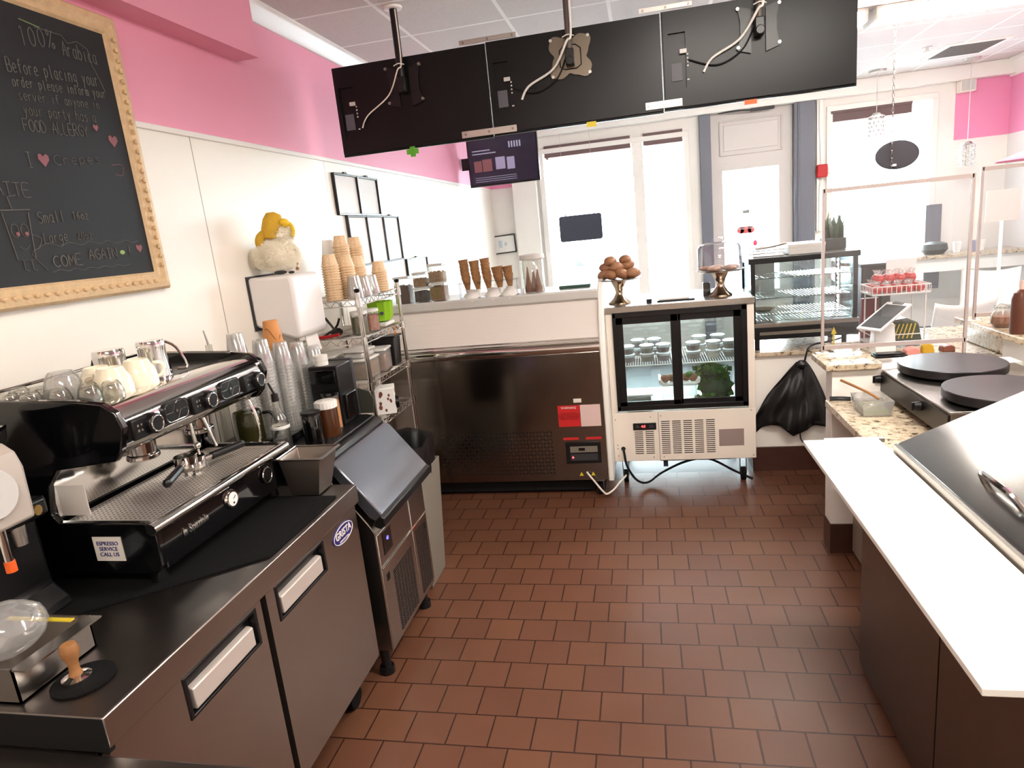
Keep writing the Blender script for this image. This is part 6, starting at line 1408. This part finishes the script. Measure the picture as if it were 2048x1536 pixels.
# sneeze guards
def guard(x0, x1, y, z0, z1, zr, label):
    t = thing('sneeze_guard', label, 'sneeze guard', ((x0 + x1) / 2, y, z0)); s_ = .0065
    for x in (x0, x1): m = MB(); m.box(x - s_, x + s_, y - s_, y + s_, z0 if x == x0 else zr[1], z1); build(m, 'upright', 'guard', t)
    m = MB(); m.box(x0, x1, y - s_, y + s_, z1 - .018, z1); build(m, 'top_rail', 'guard', t)
    m = MB(); m.box(x0, x1, y - s_, y + s_, zr[0], zr[0] + .02); build(m, 'bottom_rail', 'guard', t)
    m = MB(); m.box(x0, x1, y - .002, y + .002, zr[0] + .02, z1 - .018); build(m, 'clear_panel', 'acrylic', t)
    m = MB(); m.box(x0 - .03, x0 + .03, y - .015, y + .02, z0, z0 + .006); build(m, 'foot', 'pale', t)
guard(.848, 1.487, 3.482, .9705, 1.77, (.99, .9005 if False else .93), 'pale framed clear sneeze guard behind the crepe griddles')
guard(1.66, 2.35, 3.80, 1.0305, 1.80, (1.05, 1.0305), 'second sneeze guard at the right frame edge on the raised ledge')
# tablet and treat stand on the serving counter
ZC2 = .9005
t = thing('tablet', 'white tablet till tilted on its stand behind the griddles', 'tablet', (1.19, 3.75, ZC2))
Lp = Vector((1.065, 3.70, 1.052)); u = Vector((.197, .15, .105)); v = Vector((.062, -.12, -.016)); n = v.cross(u).normalized()
if n.z < 0: n = -n
v = (v - u * (v.dot(u) / u.length_squared))
def slab(m, a, b, c, d, h0, h1):
    P = [Lp + u * i + v * j for i, j in ((a, c), (b, c), (b, d), (a, d))]
    lo = m._v([p + n * h0 for p in P]); hi = m._v([p + n * h1 for p in P])
    m.bm.faces.new(lo); m.bm.faces.new(hi)
    for i in range(4): m.bm.faces.new([lo[i], lo[(i + 1) % 4], hi[(i + 1) % 4], hi[i]])
m = MB(); slab(m, 0, 1, 0, 1, -.012, 0); build(m, 'tablet_case', 'gloss_white', t, bev=.003)
m = MB(); slab(m, .07, .90, .09, .93, 0, .001); build(m, 'tablet_screen', mat('tablet_screen', (22, 30, 36), .5, spec=.1), t)
m = MB(); slab(m, .93, 1.0, .3, .7, 0, .006); build(m, 'card_slot', 'dgrey', t)
cn = Lp + u * .5 + v * .5
m = MB(); m.prism([(cn.y - .05, ZC2), (cn.y + .07, ZC2), (cn.y + .03, cn.z - .04), (cn.y - .01, cn.z - .045)], 'x', cn.x - .05, cn.x + .05); build(m, 'tablet_stand', 'gloss_white', t, bev=.004)
m = MB(); m.box(1.12, 1.27, 3.56, 3.64, ZC2, ZC2 + .022); m.box(1.13, 1.26, 3.57, 3.63, ZC2 + .022, ZC2 + .03); solo(m, 'card_terminal', 'blk', 'flat black card terminal in front of the tablet till', 'terminal', bev=.004)
m = MB(); m.prism([(1.02, ZC2 + .07), (1.05, ZC2 + .07), (1.035, ZC2 + .11)], 'y', 4.0, 4.004); m.box(1.03, 1.04, 4.0, 4.004, ZC2, ZC2 + .07); solo(m, 'triangle_sign', 'yellow_tag', 'tiny yellow triangular sign near the tablet till', 'sign')
t = thing('treat_stand', 'two-tier white wire stand holding candy apples behind the tablet', 'stand', (1.36, 3.95, ZC2))
sx0, sx1, sy0, sy1 = 1.19, 1.475, 3.86, 4.06
m = MB()
for x in (sx0 + .02, sx1 - .02):
    for y in (sy0 + .01, sy1 - .01): m.cyl((x, y, ZC2), (x, y, 1.20), .004, n=6)
for z in (1.195, 1.235): m.tube([(sx0, sy0, z), (sx1, sy0, z), (sx1, sy1, z), (sx0, sy1, z)], .003, n=6, closed=True, smooth=0)
for i in range(13): x = sx0 + i * (sx1 - sx0) / 12; m.cyl((x, sy0, 1.195), (x, sy0, 1.235), .002, n=5); m.cyl((x, sy1, 1.195), (x, sy1, 1.235), .002, n=5)
for i in range(9): y = sy0 + i * (sy1 - sy0) / 8; m.cyl((sx0, y, 1.195), (sx0, y, 1.235), .002, n=5); m.cyl((sx1, y, 1.195), (sx1, y, 1.235), .002, n=5)
for z in (ZC2 + .02, ZC2 + .07): m.tube([(sx0, sy0, z), (sx1, sy0, z), (sx1, sy1, z), (sx0, sy1, z)], .003, n=6, closed=True, smooth=0)
build(m, 'wire_frame', 'pale', t)
m = MB(); m.box(sx0, sx1, sy0, sy1, 1.188, 1.192); m.box(sx0, sx1, sy0, sy1, ZC2 + .012, ZC2 + .016); build(m, 'shelf_plate', 'pale', t)
m = MB(); m.box(1.32, 1.475, 4.062, 4.065, 1.24, 1.36); build(m, 'back_card', 'paper', t)
A0 = None; k = 0
for row, (y, n_, z) in enumerate(((3.90, 5, 1.217), (3.955, 5, 1.217), (4.01, 5, 1.217), (3.95, 4, 1.268), (4.0, 4, 1.268))):
    for i in range(n_):
        x = 1.225 + i * .053 + (.026 if z > 1.25 else 0)
        if A0 is None:
            A0 = thing('candy_apple', 'red candy apple wrapped in clear film on the top tier of the treat stand', 'candy apple', (x, y, z), 'candy apples on the treat stand')
            m = MB(); m.ball((x, y, z), .025, n=14); build(m, 'apple', 'tomato', A0)
            m = MB(); m.lathe((x, y, z), [(.0255, .004), (.012, .026), (.014, .036), (.02, .046)], 10); build(m, 'film_wrap', 'clear', A0)
        else: dup(A0, (x, y, z))
t = thing('snack_bag', 'dark green snack bag with yellow stripes in the lower tier of the treat stand', 'snack bag', (1.36, 3.94, ZC2 + .016))
m = MB(); m.prism([(1.22, ZC2 + .017), (1.46, ZC2 + .017), (1.44, ZC2 + .12), (1.38, ZC2 + .15), (1.30, ZC2 + .14), (1.24, ZC2 + .10)], 'y', 3.90, 4.0); build(m, 'bag_body', mat('snack_dark', (52, 58, 34), .35), t, bev=.01)
m = MB()
for k in range(7): m.tube([(1.27 + k * .022, 3.898, ZC2 + .04), (1.30 + k * .02, 3.896, ZC2 + .12)], .0035, n=5)
build(m, 'yellow_stripes', 'yellow_tag', t)
def packet(x, y, sx, sy, h, m_, lab, rot=0):
    m = MB(); M4 = Matrix.Translation((x, y, ZC2)) @ Matrix.Rotation(rot, 4, 'Z')
    m.prism([(-sx, 0), (sx, 0), (sx * .85, h * .8), (sx * .3, h), (-sx * .5, h * .9), (-sx * .9, h * .7)], 'y', -sy, sy, M4); solo(m, 'treat_packet', m_, lab, 'packet', bev=.004)
packet(1.305, 3.62, .035, .03, .05, mat('pink_wrap', (226, 150, 140), .4), 'pink wrapped treat on the serving counter behind the griddle')
packet(1.40, 3.68, .028, .02, .05, 'yellow', 'yellow packet on the serving counter behind the griddle')
packet(1.50, 3.70, .03, .03, .035, mat('brown_wrap', (130, 78, 66), .4), 'brown packet on the serving counter behind the griddle')
m = MB(); m.box(1.20, 1.29, 4.07, 4.095, ZC2 , ZC2 + .25); solo(m, 'red_menu_card', mat('maroon', (120, 30, 40), .5), 'maroon card standing behind the treat stand', 'card')
# raised ledge items
t = thing('sauce_bottle', 'tall brown sauce bottle on the raised granite ledge at the right edge', 'bottle', (1.676, 3.40, 1.0305))
m = MB(); m.lathe((1.676, 3.40, 1.0305), [(0, 0), (.036, 0), (.038, .01), (.038, .16), (.03, .19), (.012, .205), (0, .205)], 24); build(m, 'bottle_body', mat('sauce_brown', (86, 50, 38), .3), t)
m = MB(); m.lathe((1.676, 3.40, 1.2355), [(0, 0), (.012, 0), (.006, .04), (0, .04)], 14); build(m, 'nozzle', mat('nozzle_pink', (200, 160, 150), .4), t)
t = thing('glass_jar', 'round glass jar of brown sauce with a wire clasp on the raised ledge', 'jar', (1.69, 3.58, 1.0305))
m = MB(); m.lathe((1.69, 3.58, 1.0305), [(0, 0), (.035, 0), (.05, .02), (.05, .06), (.036, .085), (.036, .095), (0, .095)], 26); build(m, 'jar_body', 'jar', t)
m = MB(); m.lathe((1.69, 3.58, 1.0305), [(0, .004), (.033, .004), (.047, .022), (.045, .055), (0, .056)], 24); build(m, 'sauce', mat('caramel', (140, 88, 60), .4), t)
m = MB(); m.lathe((1.69, 3.58, 1.1255), [(0, 0), (.038, 0), (.036, .012), (0, .014)], 22); build(m, 'lid', 'jar', t); m = MB(); m.tube([(1.65, 3.58, 1.12), (1.66, 3.55, 1.15), (1.69, 3.545, 1.14), (1.73, 3.58, 1.12)], .002, n=5); build(m, 'wire_clasp', 'steel', t)

# ------------------------------------------------------------------ customer side
mb = MB(); mb.box(2.1, 3.86, 7.75, 8.2, 1.0, 1.035); solo(mb, 'window_bar', 'granite', 'granite bar shelf running below the right shop window', 'counter', bev=.004)
mb = MB(); mb.box(2.3, 3.86, 7.80, 7.83, .86, .999); solo(mb, 'bar_apron', 'gloss_white', 'white apron board under the granite window bar', 'panel')
m = MB(); m.lathe((3.05, 7.95, 1.0355), [(0, 0), (.09, 0), (.13, .05), (.12, .11), (.06, .13), (0, .13)], 24); solo(m, 'dark_bowl', mat('bowl_dark', (56, 64, 66), .5), 'dark lidded bowl on the window bar before the right window', 'bowl')
B = None
for k, x in enumerate((3.27, 3.42, 3.5)):
    m = MB(); m.lathe((x, 7.95, 1.0355), [(0, 0), (.03, 0), (.04, .11), (.036, .11), (0, .1)], 18); solo(m, 'takeaway_cup', 'paper' if k != 1 else mat('patterned_cup', (150, 150, 170), .6), 'takeaway cup on the window bar, ' + ['just right of the dark bowl', 'dark patterned one in the middle', 'rightmost by the grey post'][k], 'cup')
t = thing('bar_cabinet', 'tall black narrow cabinet behind the glass display case', 'cabinet', (1.55, 5.1, 0))
m = MB(); m.box(1.47, 1.66, 5.0, 5.2, 0, 1.24); build(m, 'cabinet_body', 'blk', t, bev=.01)
m = MB(); m.box(1.46, 1.67, 4.99, 5.21, 1.24, 1.26); build(m, 'cabinet_top', 'dgrey', t, bev=.004)
t = thing('round_table', 'white round pedestal table in the seating area on the right', 'table', (3.15, 6.5, 0))
m = MB(); m.cyl((3.15, 6.5, .72), (3.15, 6.5, .75), .36, n=40); build(m, 'table_top', 'gloss_white', t, bev=.004)
m = MB(); m.lathe((3.15, 6.5, 0), [(0, 0), (.24, 0), (.22, .02), (.05, .06), (.035, .3), (.05, .72), (0, .72)], 28); build(m, 'pedestal', 'gloss_white', t)
for x, y, a, lab in ((2.25, 5.75, .3, 'white moulded chair nearer the sneeze guard, before the round table'), (3.3, 7.35, 2.6, 'white moulded chair beyond the round table near the right wall')):
    t = thing('shell_chair', lab, 'chair', (x, y, 0)); M4 = Matrix.Translation((x, y, 0)) @ Matrix.Rotation(a, 4, 'Z')
    m = MB(); m.sheet(lambda u, v: M4 @ Vector(((u - .5) * (.46 + .04 * v) , .22 - .44 * min(1, v * 1.8) + (-.08 * max(0, v - .55) * 2), .45 + .04 * (2 * u - 1) ** 2 + (max(0, v - .5) * .8))), 14, 16); build(m, 'seat_shell', 'gloss_white', t, solid=.012, smooth=60)
    for sx in (-1, 1):
        for sy in (-1, 1): m = MB(); m.tube([M4 @ Vector((sx * .12, sy * .12, .45)), M4 @ Vector((sx * .22, sy * .2, 0))], .012); build(m, 'leg', 'steel', t)
t = thing('pink_parasol', 'pink fabric parasol top showing at the right frame edge', 'parasol', (3.25, 5.0, 0))
m = MB(); cen = Vector((2.83, 5.1, 2.03)); ring = [Vector((2.83 + .52 * math.cos(a), 5.1 + .52 * math.sin(a), 1.85)) for a in [2 * math.pi * i / 8 for i in range(8)]]
for i in range(8): m.bm.faces.new(m._v([cen, ring[i], ring[(i + 1) % 8]]))
build(m, 'canopy', 'pinkfab', t, solid=.004)
m = MB(); m.cyl((2.83, 5.1, 0.05), (2.83, 5.1, 2.05), .016); build(m, 'pole', 'pale', t)
m = MB(); m.cyl((2.83, 5.1, 0), (2.83, 5.1, .05), .16, n=28); build(m, 'base', 'pale', t)
t = thing('poster_stand', 'pale poster on a white stand beyond the second sneeze guard', 'poster', (2.96, 6.0, 0))
m = MB(); m.box(2.66, 2.90, 5.995, 6.005, 1.42, 1.66); build(m, 'poster_sheet', mat('poster_beige', (206, 196, 188), .6), t)
m = MB(); m.cyl((2.78, 6.0, .02), (2.78, 6.0, 1.42), .012); m.cyl((2.78, 6.0, 0), (2.78, 6.0, .02), .12, n=24); build(m, 'stand_pole', 'gloss_white', t)
